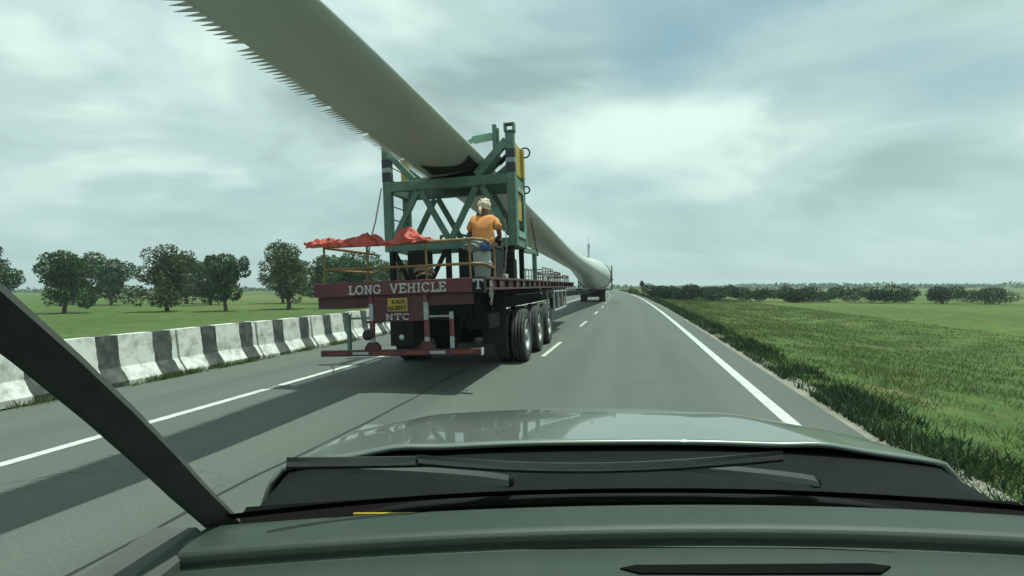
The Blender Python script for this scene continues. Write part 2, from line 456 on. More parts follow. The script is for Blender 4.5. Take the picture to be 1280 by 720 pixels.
# ------------------------------------------------------------------ road and ground
TH = R(12.43)
RD = Vector((math.sin(TH), math.cos(TH), 0)); RR = Vector((math.cos(TH), -math.sin(TH), 0))
K_, S0 = 0.00031, 16.0
def road_pt(s, r, z=0.0):
    """point at s along the road, r to its side; the road bends away beyond S0"""
    if s <= S0: lat, ang = 0.0, 0.0
    elif s <= 420: lat, ang = -K_ * (s - S0) ** 2, -2 * K_ * (s - S0)
    else: lat = -K_ * (420 - S0) ** 2 - 2 * K_ * (420 - S0) * (s - 420); ang = -2 * K_ * (420 - S0)
    c = RD * s + RR * lat
    n = (RR - RD * ang).normalized()
    p = c + n * r
    return Vector((p.x, p.y, z))
def s_range(a, b, near=0.8):
    out = [a]; st = near
    while out[-1] < b:
        d = max(0, out[-1]); out.append(min(b, out[-1] + max(near, 0.03 * d + near * 0.5)))
    return out
def strip(name, s0, s1, r0, r1, z, m, parent=None, nr=1, near=1.0):
    ss = s_range(s0, s1, near); mb = MB(); uv = []
    rs = [r0 + (r1 - r0) * i / nr for i in range(nr + 1)]
    for s in ss:
        for r in rs:
            mb.v.append(tuple(road_pt(s, r, z(r) if callable(z) else z))); uv.append((r, s))
    w = nr + 1
    for i in range(len(ss) - 1):
        for j in range(nr): mb.f.append((i * w + j, i * w + j + 1, (i + 1) * w + j + 1, (i + 1) * w + j))
    o = mb.build(name, m, parent)
    ul = o.data.uv_layers.new(name='road')
    for lp in o.data.loops: ul.data[lp.index].uv = uv[lp.vertex_index]
    return o
def road_mat():
    m = bpy.data.materials.new('asphalt'); m.use_nodes = True
    nt = m.node_tree; b = nt.nodes['Principled BSDF']
    b.inputs['Roughness'].default_value = 0.78; b.inputs['Specular IOR Level'].default_value = 0.35
    u = nt.nodes.new('ShaderNodeUVMap'); u.uv_map = 'road'
    def mp(sc):
        q = nt.nodes.new('ShaderNodeMapping'); q.inputs[3].default_value = sc; nt.links.new(u.outputs[0], q.inputs[0]); return q.outputs[0]
    def noise(v, scale, det=6, ro=0.6):
        n = nt.nodes.new('ShaderNodeTexNoise'); n.inputs['Scale'].default_value = scale; n.inputs['Detail'].default_value = det; n.inputs['Roughness'].default_value = ro
        nt.links.new(v, n.inputs['Vector']); return n.outputs[0]
    def mr(v, a, b_, c=0, d=1):
        n = nt.nodes.new('ShaderNodeMapRange')
        for i, q in enumerate((a, b_, c, d)): n.inputs[i + 1].default_value = q
        nt.links.new(v, n.inputs[0]); return n.outputs[0]
    def mix(f, a, b_):
        n = nt.nodes.new('ShaderNodeMix'); n.data_type = 'RGBA'; nt.links.new(f, n.inputs[0])
        for i, q in ((6, a), (7, b_)):
            if isinstance(q, tuple): n.inputs[i].default_value = (*q, 1)
            else: nt.links.new(q, n.inputs[i])
        return n.outputs[2]
    streak = noise(mp((1.0, 0.03, 1)), 1.1, 5, 0.55)
    patch = noise(mp((1, 0.5, 1)), 0.35, 6, 0.6)
    fine = noise(mp((1, 1, 1)), 42, 5, 0.8)
    c = mix(mr(streak, .3, .7), (0.079, 0.096, 0.085), (0.117, 0.136, 0.119))
    c = mix(mr(patch, .45, .75, 0, .6), c, (0.124, 0.136, 0.115))
    c = mix(mr(fine, .38, .70, 0, .7), c, (0.058, 0.060, 0.056))
    def ma(op, x, y=0.0):
        n = nt.nodes.new('ShaderNodeMath'); n.operation = op
        for i, q in enumerate((x, y)):
            if isinstance(q, (int, float)): n.inputs[i].default_value = q
            else: nt.links.new(q, n.inputs[i])
        return n.outputs[0]
    sx = nt.nodes.new('ShaderNodeSeparateXYZ'); nt.links.new(u.outputs[0], sx.inputs[0])
    trk = ma('COSINE', ma('MULTIPLY', ma('ADD', sx.outputs[0], 0.97), 2 * math.pi / 1.75))
    trk = ma('MULTIPLY', mr(trk, 0.1, 1.0), mr(noise(mp((1, .06, 1)), .8, 4, .6), .3, .75, 0.05, .5))
    c = mix(trk, c, (0.062, 0.070, 0.063))
    spots = mr(noise(mp((1, .7, 1)), 1.9, 9, .72), .62, .74, 0, .55)
    c = mix(spots, c, (0.050, 0.056, 0.052))
    vo = nt.nodes.new('ShaderNodeTexVoronoi'); vo.feature = 'DISTANCE_TO_EDGE'; vo.inputs['Scale'].default_value = 0.42
    wob = nt.nodes.new('ShaderNodeTexNoise'); wob.inputs['Scale'].default_value = 2.2; wob.inputs['Detail'].default_value = 6; nt.links.new(u.outputs[0], wob.inputs['Vector'])
    va = nt.nodes.new('ShaderNodeVectorMath'); va.operation = 'MULTIPLY_ADD'; va.inputs[1].default_value = (.9, .9, 0); nt.links.new(wob.outputs['Color'], va.inputs[0]); nt.links.new(u.outputs[0], va.inputs[2])
    nt.links.new(va.outputs[0], vo.inputs['Vector'])
    crk = ma('MULTIPLY', mr(vo.outputs['Distance'], 0.004, 0.009, 1, 0), mr(noise(mp((1, 1, 1)), .22, 3, .5), .52, .6, 0, .55))
    c = mix(crk, c, (0.035, 0.037, 0.036))
    nt.links.new(c, b.inputs['Base Color'])
    bn = nt.nodes.new('ShaderNodeBump'); bn.inputs['Strength'].default_value = 0.5; bn.inputs['Distance'].default_value = 0.01
    nt.links.new(fine, bn.inputs['Height']); nt.links.new(bn.outputs[0], b.inputs['Normal'])
    return m
M_ROAD = road_mat()
M_LINE = mat('road_line_paint', (0.50, 0.51, 0.49), 0.7, vary=0.08, vscale=5, dirt=(0.20, 0.21, 0.19), damt=0.8, dscale=7)
M_JOINT = mat('tar_joint', (0.02, 0.02, 0.02), 0.8)
def ground_mat():
    m = bpy.data.materials.new('grassland'); m.use_nodes = True
    nt = m.node_tree; b = nt.nodes['Principled BSDF']; b.inputs['Roughness'].default_value = 0.95; b.inputs['Specular IOR Level'].default_value = 0.1
    t = nt.nodes.new('ShaderNodeTexCoord')
    def noise(scale, det=8, ro=0.65):
        n = nt.nodes.new('ShaderNodeTexNoise'); n.inputs['Scale'].default_value = scale; n.inputs['Detail'].default_value = det; n.inputs['Roughness'].default_value = ro
        nt.links.new(t.outputs['Object'], n.inputs['Vector']); return n.outputs[0]
    r1 = nt.nodes.new('ShaderNodeValToRGB'); nt.links.new(noise(0.035), r1.inputs[0])
    e = r1.color_ramp.elements
    e[0].position, e[0].color = 0.36, (0.045, 0.080, 0.028, 1); e[1].position, e[1].color = 0.66, (0.155, 0.160, 0.065, 1)
    q = e.new(0.5); q.color = (0.075, 0.130, 0.040, 1)
    r2 = nt.nodes.new('ShaderNodeValToRGB'); nt.links.new(noise(1.6), r2.inputs[0])
    r2.color_ramp.elements[0].position = 0.3; r2.color_ramp.elements[0].color = (0.55, 0.6, 0.5, 1); r2.color_ramp.elements[1].position = 0.7; r2.color_ramp.elements[1].color = (1.25, 1.2, 1.1, 1)
    mx = nt.nodes.new('ShaderNodeMix'); mx.data_type = 'RGBA'; mx.blend_type = 'MULTIPLY'; mx.inputs[0].default_value = 1.0
    fv = nt.nodes.new('ShaderNodeTexVoronoi'); fv.inputs['Scale'].default_value = 0.013; nt.links.new(t.outputs['Object'], fv.inputs['Vector'])
    fr_ = nt.nodes.new('ShaderNodeValToRGB'); fr_.color_ramp.elements[0].color = (0.050, 0.092, 0.032, 1); fr_.color_ramp.elements[1].color = (0.190, 0.165, 0.085, 1)
    e3 = fr_.color_ramp.elements.new(.45); e3.color = (0.105, 0.140, 0.048, 1); e4 = fr_.color_ramp.elements.new(.7); e4.color = (0.070, 0.115, 0.040, 1)
    fs = nt.nodes.new('ShaderNodeSeparateColor'); nt.links.new(fv.outputs['Color'], fs.inputs[0]); nt.links.new(fs.outputs[0], fr_.inputs[0])
    fm = nt.nodes.new('ShaderNodeMix'); fm.data_type = 'RGBA'; fm.inputs[0].default_value = 0.5; nt.links.new(r1.outputs[0], fm.inputs[6]); nt.links.new(fr_.outputs[0], fm.inputs[7])
    so = nt.nodes.new('ShaderNodeMapRange'); so.inputs[1].default_value = .56; so.inputs[2].default_value = .68; so.inputs[4].default_value = .8; nt.links.new(noise(0.55), so.inputs[0])
    sm = nt.nodes.new('ShaderNodeMix'); sm.data_type = 'RGBA'; nt.links.new(so.outputs[0], sm.inputs[0]); nt.links.new(fm.outputs[2], sm.inputs[6]); sm.inputs[7].default_value = (0.165, 0.125, 0.080, 1)
    nt.links.new(sm.outputs[2], mx.inputs[6]); nt.links.new(r2.outputs[0], mx.inputs[7])
    nt.links.new(mx.outputs[2], b.inputs['Base Color'])
    bn = nt.nodes.new('ShaderNodeBump'); bn.inputs['Strength'].default_value = 0.6; bn.inputs['Distance'].default_value = 0.15
    nt.links.new(noise(3.0), bn.inputs['Height']); nt.links.new(bn.outputs[0], b.inputs['Normal'])
    return m
M_GROUND = ground_mat()
R_LEFT, R_DASH, R_RIGHT = -5.28, -1.855, 1.67
BAR_R = -7.95
def ground_z(r):
    if r > 2.4: return -0.03 - 0.10 * min(r - 2.4, 6) - (0.02 * min(max(r - 8.4, 0), 120))
    if r < -8.6: return -0.05 - 0.04 * min(-8.6 - r, 25) 
    return -0.03
rs = [-3500, -1500, -700, -350, -170, -90, -50, -30, -20, -14, -10, -8.6, -5, 0, 2.4, 3.2, 4.2, 5.5, 7, 8.4, 11, 15, 22, 35, 60, 90, 128, 200, 400, 900, 2000, 3500]
ss = [-60, -30, -15, -6, 0, 5, 10, 15, 20, 26, 34, 44, 56, 70, 86, 105, 130, 160, 200, 250, 310, 380, 420, 520, 700, 1000, 1500, 2300, 3600]
mb = MB()
for s in ss:
    for r in rs:
        # far to the sides the sheet goes straight, so that the bend never folds it over
        lat_s = s
        p = road_pt(lat_s, r) if abs(r) < 300 else road_pt(lat_s, 300 * (1 if r > 0 else -1)) + RR * (r - 300 * (1 if r > 0 else -1))
        mb.v.append((p.x, p.y, ground_z(r)))
w = len(rs)
for i in range(len(ss) - 1):
    for j in range(w - 1): mb.f.append((i * w + j, i * w + j + 1, (i + 1) * w + j + 1, (i + 1) * w + j))
g = mb.build('ground', M_GROUND, smooth='all'); g['kind'] = 'structure'
M_SHOULDER = mat('dusty_shoulder', (0.20, 0.185, 0.155), 0.9, vary=0.2, vscale=0.8, dirt=(0.12, 0.13, 0.08), damt=0.6, dscale=0.7, bump=0.3, bscale=30)
o = strip('shoulder', -10, 420, 2.1, 2.62, lambda r: -0.012 if r < 2.3 else -0.028, M_SHOULDER, nr=2); o['kind'] = 'structure'
road = strip('road', -10, 900, -7.62, 2.22, 0.0, M_ROAD, nr=6); road['kind'] = 'structure'
for name, r0, wd in (('edge_line', R_RIGHT, 0.15), ('edge_line', R_LEFT, 0.13)):
    strip(name, -10, 520, r0 - wd / 2, r0 + wd / 2, 0.004, M_LINE, road)
for k in range(-1, 34):
    s = 11.4 + 8.6 * k
    strip('lane_dash', s, s + 3.0, R_DASH - 0.045, R_DASH + 0.045, 0.004, M_LINE, road, near=1.0)
mbj = MB()
ss = np.arange(-6, 16, 0.35)
jit = [(-2.9 + 0.03 * math.sin(1.3 * s) + random.uniform(-0.012, 0.012), random.uniform(0.008, 0.02)) for s in ss]
for i in range(len(ss)):
    for e in (-1, 1): mbj.v.append(tuple(road_pt(ss[i], jit[i][0] + e * jit[i][1], 0.004)))
for i in range(len(ss) - 1): mbj.f.append((2 * i, 2 * i + 1, 2 * i + 3, 2 * i + 2))
mbj.build('tar_joint', M_JOINT, road)

# ------------------------------------------------------------------ concrete barrier along the left edge
bar = thing('concrete_barrier', 'low black and white banded concrete road barrier running behind the trailer', 'barrier', road_pt(12, BAR_R), (0, 0, 0))
inv = bar.matrix_world
prof = [(-0.30, 0.0), (-0.30, 0.09), (-0.15, 0.30), (-0.09, 0.80), (0.09, 0.80), (0.15, 0.30), (0.30, 0.09), (0.30, 0.0)]
seg_me = None
bar_s = 2.0
for i in range(48):
    s = -2 + i * (bar_s + 0.03)
    p0, p1 = road_pt(s, BAR_R), road_pt(s + bar_s, BAR_R)
    if seg_me is None:
        mb = MB(); n = len(prof)
        for yy in (0.0, 0.5, 1.0, 1.5, 2.0):
            mb.v += [(x, yy, z) for x, z in prof]
        for q in range(4):
            for k in range(n): mb.f.append((q * n + k, q * n + (k + 1) % n, (q + 1) * n + (k + 1) % n, (q + 1) * n + k))
        mb.f += [tuple(range(n)), tuple(range(5 * n - 1, 4 * n - 1, -1))]
        o = mb.build('block', M_BARRIER, bar); seg_me = o.data
    else:
        o = bpy.data.objects.new('block', seg_me); COL.objects.link(o); o.parent = bar
    d = p1 - p0
    o.location = p0 - bar.location; o.rotation_euler = (0, 0, math.atan2(-d.x, d.y))
    o.location += Vector((random.uniform(-.035, .035), 0, random.uniform(-0.03, 0.005))); o.rotation_euler = (random.uniform(-.008, .008), random.uniform(-.02, .02), o.rotation_euler[2] + random.uniform(-.012, .012))

# ------------------------------------------------------------------ trailer
T_O = Vector((-1.604, 7.861, 0)); T_ROT = (0, -R(1.8), -R(11.2))
tr = thing('low_loader_trailer', 'long flatbed trailer with dark red tail beam lettered LONG VEHICLE', 'trailer', T_O, T_ROT)
DECK_B = 15.5
MB().box(-1.22, 1.22, 0.05, DECK_B, 1.53, 1.59, bev=0.005).build('deck', M_DECK, tr)
rb = MB().box(-1.30, 1.13, -0.06, 0.06, 1.385, 1.590, bev=0.008).build('tail_beam', M_RED, tr)
text('LONG', -0.735, 1.412, 0.128, -0.066, 0.012, M_WHITE, rb, sw=0.17, width=0.50)
text('VEHICLE', -0.095, 1.412, 0.134, -0.066, 0.012, M_WHITE, rb, sw=0.17, width=0.84)
eb = MB().box(1.132, 1.30, -0.07, 0.10, 1.365, 1.600, bev=0.008).build('end_block', M_DARK, tr)
text('T', 1.155, 1.425, 0.140, -0.076, 0.012, M_WHITE, eb, sw=0.19, width=0.125)
rp = MB().box(-0.385, 0.385, -0.02, 0.0, 1.000, 1.383, bev=0.004).build('tail_panel', M_REDDK, tr)
text('NTC', -0.19, 1.022, 0.092, -0.026, 0.012, M_WHITE, rp, sw=0.16, gap=0.2, width=0.36)
pl = MB().box(-0.155, 0.150, -0.040, -0.022, 1.145, 1.340, bev=0.006).build('number_plate', M_PLATE, tr)
text('KA01', -0.085, 1.255, 0.060, -0.044, 0.006, M_BLACK, pl, sw=0.17, width=0.20)
text('AL0057', -0.135, 1.168, 0.060, -0.044, 0.006, M_BLACK, pl, sw=0.17, width=0.265)
for sgn in (-1, 1):
    MB().box(-0.030, 0.030, -0.035, 0.035, 0.0, 0.785, bev=0.006).build('tail_post', M_POSTST, tr, loc=(sgn * 0.418, -0.002, 0.598))
    MB().prism([(-.11, 0), (.11, 0), (.11, .04), (.055, .11), (-.055, .11), (-.11, .04)], -0.045, 0.045).build('post_foot', M_REDDK, tr, loc=(sgn * 0.418, -0.003, 0.597))
    MB().box(0.452, 0.765, -0.02, 0.02, 1.045, 1.075, bev=0.004).build('guard_bar', M_STEEL, tr, loc=(0, 0, 0)) if sgn > 0 else MB().box(-0.765, -0.452, -0.02, 0.02, 1.045, 1.075, bev=0.004).build('guard_bar', M_GREEN, tr)
    MB().box(-0.024, 0.024, -0.03, 0.03, 0.0, 0.52, bev=0.005).build('guard_post', M_POSTST if sgn > 0 else M_GREEN, tr, loc=(sgn * 0.790, 0, 0.600))
bp = MB().box(-1.22, 1.215, -0.05, 0.05, 0.508, 0.594, bev=0.008).build('bumper_bar', M_REDDK, tr)
for a0, a1, mm in ((0.47, 0.70, M_REFW), (-0.72, -0.47, M_REFW), (0.10, 0.42, M_REFR), (-0.40, -0.06, M_REFR), (0.80, 1.12, M_REFR), (-1.12, -0.8, M_REFR)):
    MB().box(a0, a1, -0.056, -0.052, 0.530, 0.572).build('reflector_strip', mm, bp)
MB().box(1.216, 1.232, -0.055, 0.055, 0.500, 0.600, bev=0.003).build('bumper_cap', M_REFW, bp)
MB().box(-1.237, -1.221, -0.055, 0.055, 0.500, 0.600, bev=0.003).build('bumper_cap', M_REFW, bp)
def lamp(a, c, r, lens):
    l = MB().lathe([(0.001, 0.05), (r * .7, 0.05), (r, 0.02), (r, -0.02), (r * .82, -0.03)], 20, Matrix.Rotation(R(90), 4, 'Z')).build('tail_lamp', M_BLACK, tr, True, loc=(a, -0.04, c))
    MB().lathe([(r * .82, -0.028), (r * .55, -0.042), (0.001, -0.048)], 20, Matrix.Rotation(R(90), 4, 'Z')).build('lens', lens, l, True)
lamp(0.055, 0.775, 0.046, M_LENS)
lamp(-0.475, 0.815, 0.078, M_BLACK)
MB().box(0.040, 0.070, -0.015, 0.005, 0.80, 0.998).build('lamp_bracket', M_DARK, tr)
MB().bar((-0.38, 0.0, 0.99), (-0.25, 0.02, 1.03), 0.02, 0.03).build('brace', M_DARK, tr)
for a in (-0.45, 0.45):
    m = MB(); m.box(a - 0.10, a + 0.10, 0.08, DECK_B, 1.352, 1.384); m.box(a - 0.10, a + 0.10, 0.08, DECK_B, 0.98, 1.01); m.box(a - 0.012, a + 0.012, 0.082, DECK_B - .002, 1.008, 1.354)
    m.build('chassis_beam', M_DARK, tr)
for i in range(13):
    b = 0.7 + i * 1.2
    MB().box(-1.22, 1.22, b, b + 0.08, 1.386, 1.528).build('cross_member', M_DARK, tr)
for sgn in (-1, 1):
    sb = MB(); x0, x1 = sgn * 1.222, sgn * 1.30
    sb.box(x0, x1, 0.11, DECK_B, 1.560, 1.597, bev=0.004); sb.box(x0, x1, 0.11, DECK_B, 1.405, 1.440, bev=0.004); sb.box(sgn * 1.222, sgn * 1.25, 0.112, DECK_B - .003, 1.438, 1.562)
    sbo = sb.build('side_beam', M_REDDK, tr)
    for i in range(22):
        b = 0.25 + i * 0.70
        MB().box(sgn * 1.2515, sgn * 1.296, b, b + 0.035, 1.441, 1.559).build('stiffener', M_DARK, sbo)
        if i % 3 != 2:
            MB().box(sgn * 1.2515, sgn * 1.262, b + 0.12, b + 0.12 + (0.36 if i % 2 else 0.20), 1.455, 1.545).build('reflector', M_REFR if i % 2 else M_REFW, sbo)
for a0, a1 in ((0.455, 1.12), (-1.28, -0.455)):
    MB().box(a0, a1, 0.012, 0.03, 1.215, 1.383, bev=0.004).build('tail_panel', M_REDDK, tr)
def chain(pts_, n, parent, m_):
    c_ = MB(); pts_ = [Vector(q) for q in pts_]
    for k in range(n):
        f_ = k / (n - 1) * (len(pts_) - 1); i_ = min(int(f_), len(pts_) - 2); q = pts_[i_].lerp(pts_[i_ + 1], f_ - i_)
        an = k * 1.57
        c_.tube([(q.x + .016 * math.cos(t) * math.cos(an), q.y + .016 * math.cos(t) * math.sin(an), q.z + .028 * math.sin(t)) for t in np.linspace(0, 2 * math.pi, 11)[:-1]], .006, 6, closed=True)
    c_.build('chain', m_, parent, True)
M_CHAIN = mat('worn_chain_steel', (0.30, 0.28, 0.27), 0.5, metal=0.5, vary=0.3, vscale=20)
chain([(1.325, .30, 1.56), (1.325, .32, 1.35), (1.32, .24, 1.22)], 9, tr, M_CHAIN)
chain([(1.325, .30, 1.54), (1.33, .18, 1.42), (1.33, .14, 1.33)], 6, tr, M_CHAIN)
MB().tube([(1.31, 5.3, 1.40), (1.315, 5.32, 1.30), (1.315, 5.36, 1.26), (1.315, 5.40, 1.29)], .012, 6).build('hook', M_CHAIN, tr, True)
MB().box(1.02, 1.20, 1.95, 2.15, 1.592, 1.675, bev=.01).build('chock', M_REFW, tr)
# running gear
WB = (3.32, 5.05, 6.78)
WR = 0.525
tyre_prof = [(0.30, -0.105), (0.33, -0.125), (0.42, -0.138), (0.485, -0.132), (0.512, -0.118), (0.522, -0.100), (0.525, -0.072), (0.513, -0.068), (0.513, -0.056), (0.525, -0.052), (0.527, -0.02), (0.513, -0.016), (0.513, 0.016), (0.527, 0.02), (0.525, 0.052), (0.513, 0.056), (0.513, 0.068), (0.525, 0.072), (0.522, 0.100), (0.512, 0.118), (0.485, 0.132), (0.42, 0.138), (0.33, 0.125), (0.30, 0.105)]
rim_prof = [(0.305, 0.128), (0.315, 0.115), (0.285, 0.105), (0.268, 0.06), (0.245, 0.02), (0.225, 0.00), (0.17, 0.012), (0.12, 0.03), (0.115, 0.10), (0.095, 0.125), (0.001, 0.130)]
tyre_me = rim_me = None
def wheel(parent, a, b, c, face, spin):
    global tyre_me, rim_me
    wo = bpy.data.objects.new('wheel', None); COL.objects.link(wo); wo.parent = parent
    wo.location = (a, b, c); wo.rotation_euler = (spin, 0, R(180) if face < 0 else 0)
    if tyre_me is None:
        m = MB().lathe(tyre_prof, 56)
        t = m.build('tyre', M_TYRE, wo, 'all'); tyre_me = t.data
        m = MB().lathe(rim_prof, 40)
        for k in range(10):
            an = 2 * math.pi * k / 10
            m.lathe([(0.014, 0.0), (0.014, 0.035), (0.001, 0.036)], 6, Matrix.Translation((0.008, 0.145 * math.cos(an), 0.145 * math.sin(an))))
            m.lathe([(0.022, 0.012), (0.001, 0.013)], 8, Matrix.Translation((0.0, 0.198 * math.cos(an), 0.198 * math.sin(an))))
        m.lathe([(0.3, -0.12), (0.27, -0.06), (0.24, -0.01)], 40)
        r = m.build('rim', M_RIM, wo, True); rim_me = r.data
    else:
        for nm, me in (('tyre', tyre_me), ('rim', rim_me)):
            q = bpy.data.objects.new(nm, me); COL.objects.link(q); q.parent = wo
    return wo
for i, b in enumerate(WB):
    MB().tube([(-1.15, b, 0.525), (1.15, b, 0.525)], 0.075, 12).build('axle', M_DARK, tr, True)
    for sgn in (-1, 1):
        c = WR - 0.006 - sgn * 0.034
        for q, aa in enumerate((1.185, 0.870)):
            wheel(tr, sgn * aa, b, c, sgn if q == 0 else -sgn, random.uniform(0, 6))
        sp = MB()
        for l in range(6):
            hl = 0.62 - 0.09 * l
            sp.box(sgn * 0.52 - 0.045, sgn * 0.52 + 0.045, b - hl, b + hl, 0.72 - 0.022 * l, 0.738 - 0.022 * l)
        sp.build('leaf_spring', M_DARK, tr)
        MB().prism([(b - 0.86 - .10, 0.98), (b - 0.86 + .10, 0.98), (b - 0.86 + .05, 0.66), (b - 0.86 - .05, 0.66)], sgn * 0.46, sgn * 0.58, 'yz').build('spring_hanger', M_DARK, tr)
for sgn in (-1, 1):
    MB().box(sgn * 0.66, sgn * 1.12, 2.20, 2.215, 0.42, 1.375).build('mudflap', M_BLACK, tr)
    mg = MB()
    MB().box(sgn * 0.66, sgn * 1.27, 2.4, 7.6, 1.295, 1.315).build('mudguard', M_DARK, tr)
MB().box(0.72, 1.10, 0.95, 1.75, 0.78, 1.02, bev=0.02).build('tool_box', M_DARK, tr)
MB().bar((0.8, 1.2, 1.02), (0.8, 1.2, 1.40), 0.05, 0.05).build('hanger', M_DARK, tr)
MB().bar((1.0, 1.5, 1.02), (1.0, 1.5, 1.40), 0.05, 0.05).build('hanger', M_DARK, tr)
m = MB().lathe([(0.001, -.32), (.15, -.32), (.17, -.28), (.17, .28), (.15, .32), (.001, .32)], 24).build('air_tank', M_DARK, tr, True, loc=(0.0, 2.0, 0.83))
MB().box(-0.43, 0.43, 1.6, 1.64, 0.62, 1.35, bev=0.01).build('underrun_plate', M_DARK, tr)
# spare carrier cage under the deck, white framed
cg = MB()
for a in (1.06, 1.25):
    for c in (0.74, 1.30):
        cg.bar((a, 8.35, c), (a, 11.9, c), 0.05, 0.05)
    for b in (8.37, 9.5, 10.7, 11.88):
        cg.bar((a, b, 0.745), (a, b, 1.40), 0.05, 0.05)
for b in (8.37, 9.5, 10.7, 11.88): cg.bar((1.06, b, 0.742), (1.25, b, 0.742), 0.05, 0.05)
cgo = cg.build('side_rack', M_REFW, tr)
for b, cc in ((8.6, M_DARK), (9.7, M_REDDK), (10.85, M_DARK)):
    MB().box(1.085, 1.225, b, b + 0.8, 0.775, 1.10, bev=0.02).build('stowed_box', cc, cgo)
# rear railing of rusty yellow pipe
def rail_path(c, cut=0.12, b0=0.12, b1=0.78):
    return [(-1.28, b1 + 1.2, c), (-1.28, b0 + 0.15, c), (-1.22, b0, c), (0, b0 - 0.005, c - 0.012), (1.14, b0, c), (1.25, b0 + 0.10, c - 0.012), (1.285, b0 + 0.35, c - 0.05)]
MB().tube(rail_path(2.145) + [(1.29, 0.62, 2.06), (1.29, 0.66, 1.98), (1.29, 0.66, 1.595)], 0.023, 10).build('top_rail', M_YEL, tr, True)
MB().tube([(-1.28, 1.9, 1.80), (-1.28, 0.25, 1.80), (-1.22, 0.12, 1.80), (0.1, 0.118, 1.79), (1.12, 0.12, 1.795), (1.24, 0.22, 1.79), (1.29, 0.64, 1.74)], 0.021, 10).build('lower_rail', M_YEL, tr, True)
for a in (-1.22, -0.52, 0.40, 1.06):
    MB().tube([(a, 0.125, 1.588), (a, 0.122, 2.13)], 0.017, 8).build('rail_post', M_YEL, tr, True)
# deck clutter racks further ahead
for i, (b0, b1, h_) in enumerate(((7.2, 9.4, 1.96), (9.8, 11.6, 1.90), (12.4, 14.6, 1.84))):
    rk = MB()
    for a in (0.55, 1.12):
        rk.bar((a, b0, h_), (a, b1, h_), 0.04, 0.04); rk.bar((a, b0, 1.76), (a, b1, 1.76), 0.03, 0.03)
        k = 5
        for j in range(k): rk.bar((a, b0 + 0.02 + (b1 - b0 - .04) * j / (k - 1), 1.592), (a, b0 + 0.02 + (b1 - b0 - .04) * j / (k - 1), h_), 0.03, 0.03)
    for b in (b0, b1): rk.bar((0.55, b, h_ - .05), (1.12, b, h_ - .05), 0.04, 0.04)
    rk.build('stake_rack', M_STEEL if i == 0 else M_REDDK, tr)
# T stand and lever on the right edge
st = MB(); st.bar((1.19, 5.35, 1.592), (1.19, 5.35, 2.25), 0.10, 0.10); st.bar((1.19, 3.75, 2.21), (1.19, 5.55, 2.27), 0.09, 0.10); st.box(1.12, 1.26, 5.52, 5.62, 2.18, 2.38, bev=0.01)
st.build('side_stand', M_GREEN, tr)
lv = MB(); lv.tube([(1.24, 5.40, 2.28), (1.22, 4.95, 2.92)], 0.017, 8)
lv.tube([(1.22, 4.95 + .05 * math.cos(t), 2.98 + 0.07 * math.sin(t)) for t in np.linspace(0, 6.0, 14)], 0.014, 8)
lv.build('tie_lever', mat('rust_red_steel', (0.14, 0.05, 0.035), 0.7, vary=0.3), tr, True)
# extending beam to the front bogie
eb_ = MB(); eb_.bar((0.05, DECK_B - 0.2, 1.12), (0.62, 43.0, .92), 0.40, 0.30); eb_.build('telescopic_beam', M_DARK, tr)
for i in range(5):
    t = 0.12 + i * 0.17
    p = Vector((0.05, DECK_B - 0.2, 1.18)).lerp(Vector((0.62, 43.0, .92)), t)
    MB().box(p.x - 0.45, p.x + 0.45, p.y - 0.2, p.y + 0.2, p.z + .14, p.z + .22, bev=0.01).build('beam_saddle', M_STEEL if i % 2 else M_DARK, tr)

# ------------------------------------------------------------------ green blade frame standing on the deck
fr = thing('blade_support_frame', 'tall green braced steel frame on the trailer deck holding up the blade', 'steel frame', T_O, T_ROT)
BR, BF = 2.60, 3.60
PA = 1.235
post_list = [(-PA, BR, 4.30, .165), (PA, BR, 4.34, .165), (-PA - .02, BF, 4.26, .15), (PA, BF, 4.26, .15)]
M_BAND = mat('black_band_paint', (0.018, 0.022, 0.03), 0.5, vary=0.2)
M_BANDW = mat('pale_band_paint', (0.22, 0.28, 0.28), 0.55, vary=0.15)
for a, b, top, w_ in post_list:
    p = MB().box(a - w_ / 2, a + w_ / 2, b - 0.07, b + 0.07, 2.22, top, bev=0.008).build('post', M_GREEN, fr)
    if b == BR:
        for c0, c1, mm in ((3.86, 4.03, M_BAND), (3.77, 3.86, M_BANDW), (3.585, 3.77, M_BAND)):
            MB().box(a - w_ / 2 - .004, a + w_ / 2 + .004, b - .074, b + .074, c0, c1 - 0.0005, bev=0.006).build('paint_band', mm, p)
        tp = MB()
        tp.box(a - .10, a + .10, b - .09, b + .09, top + .001, top + 0.03, bev=0.006); tp.box(a - .10, a - .065, b - .085, b + .085, top + .031, top + .14); tp.box(a + .065, a + .10, b - .085, b + .085, top + .031, top + .14)
        tp.box(a - .10, a + .10, b - .088, b + .088, top + .141, top + .165, bev=0.004)
        tp.build('top_bracket', M_GREEN, p)
    else:
        MB().box(a - w_ / 2 - .005, a + w_ / 2 + .005, b - .078, b + .076, 3.66, top - 0.02, bev=0.006).build('yellow_sleeve', M_YELP, p)
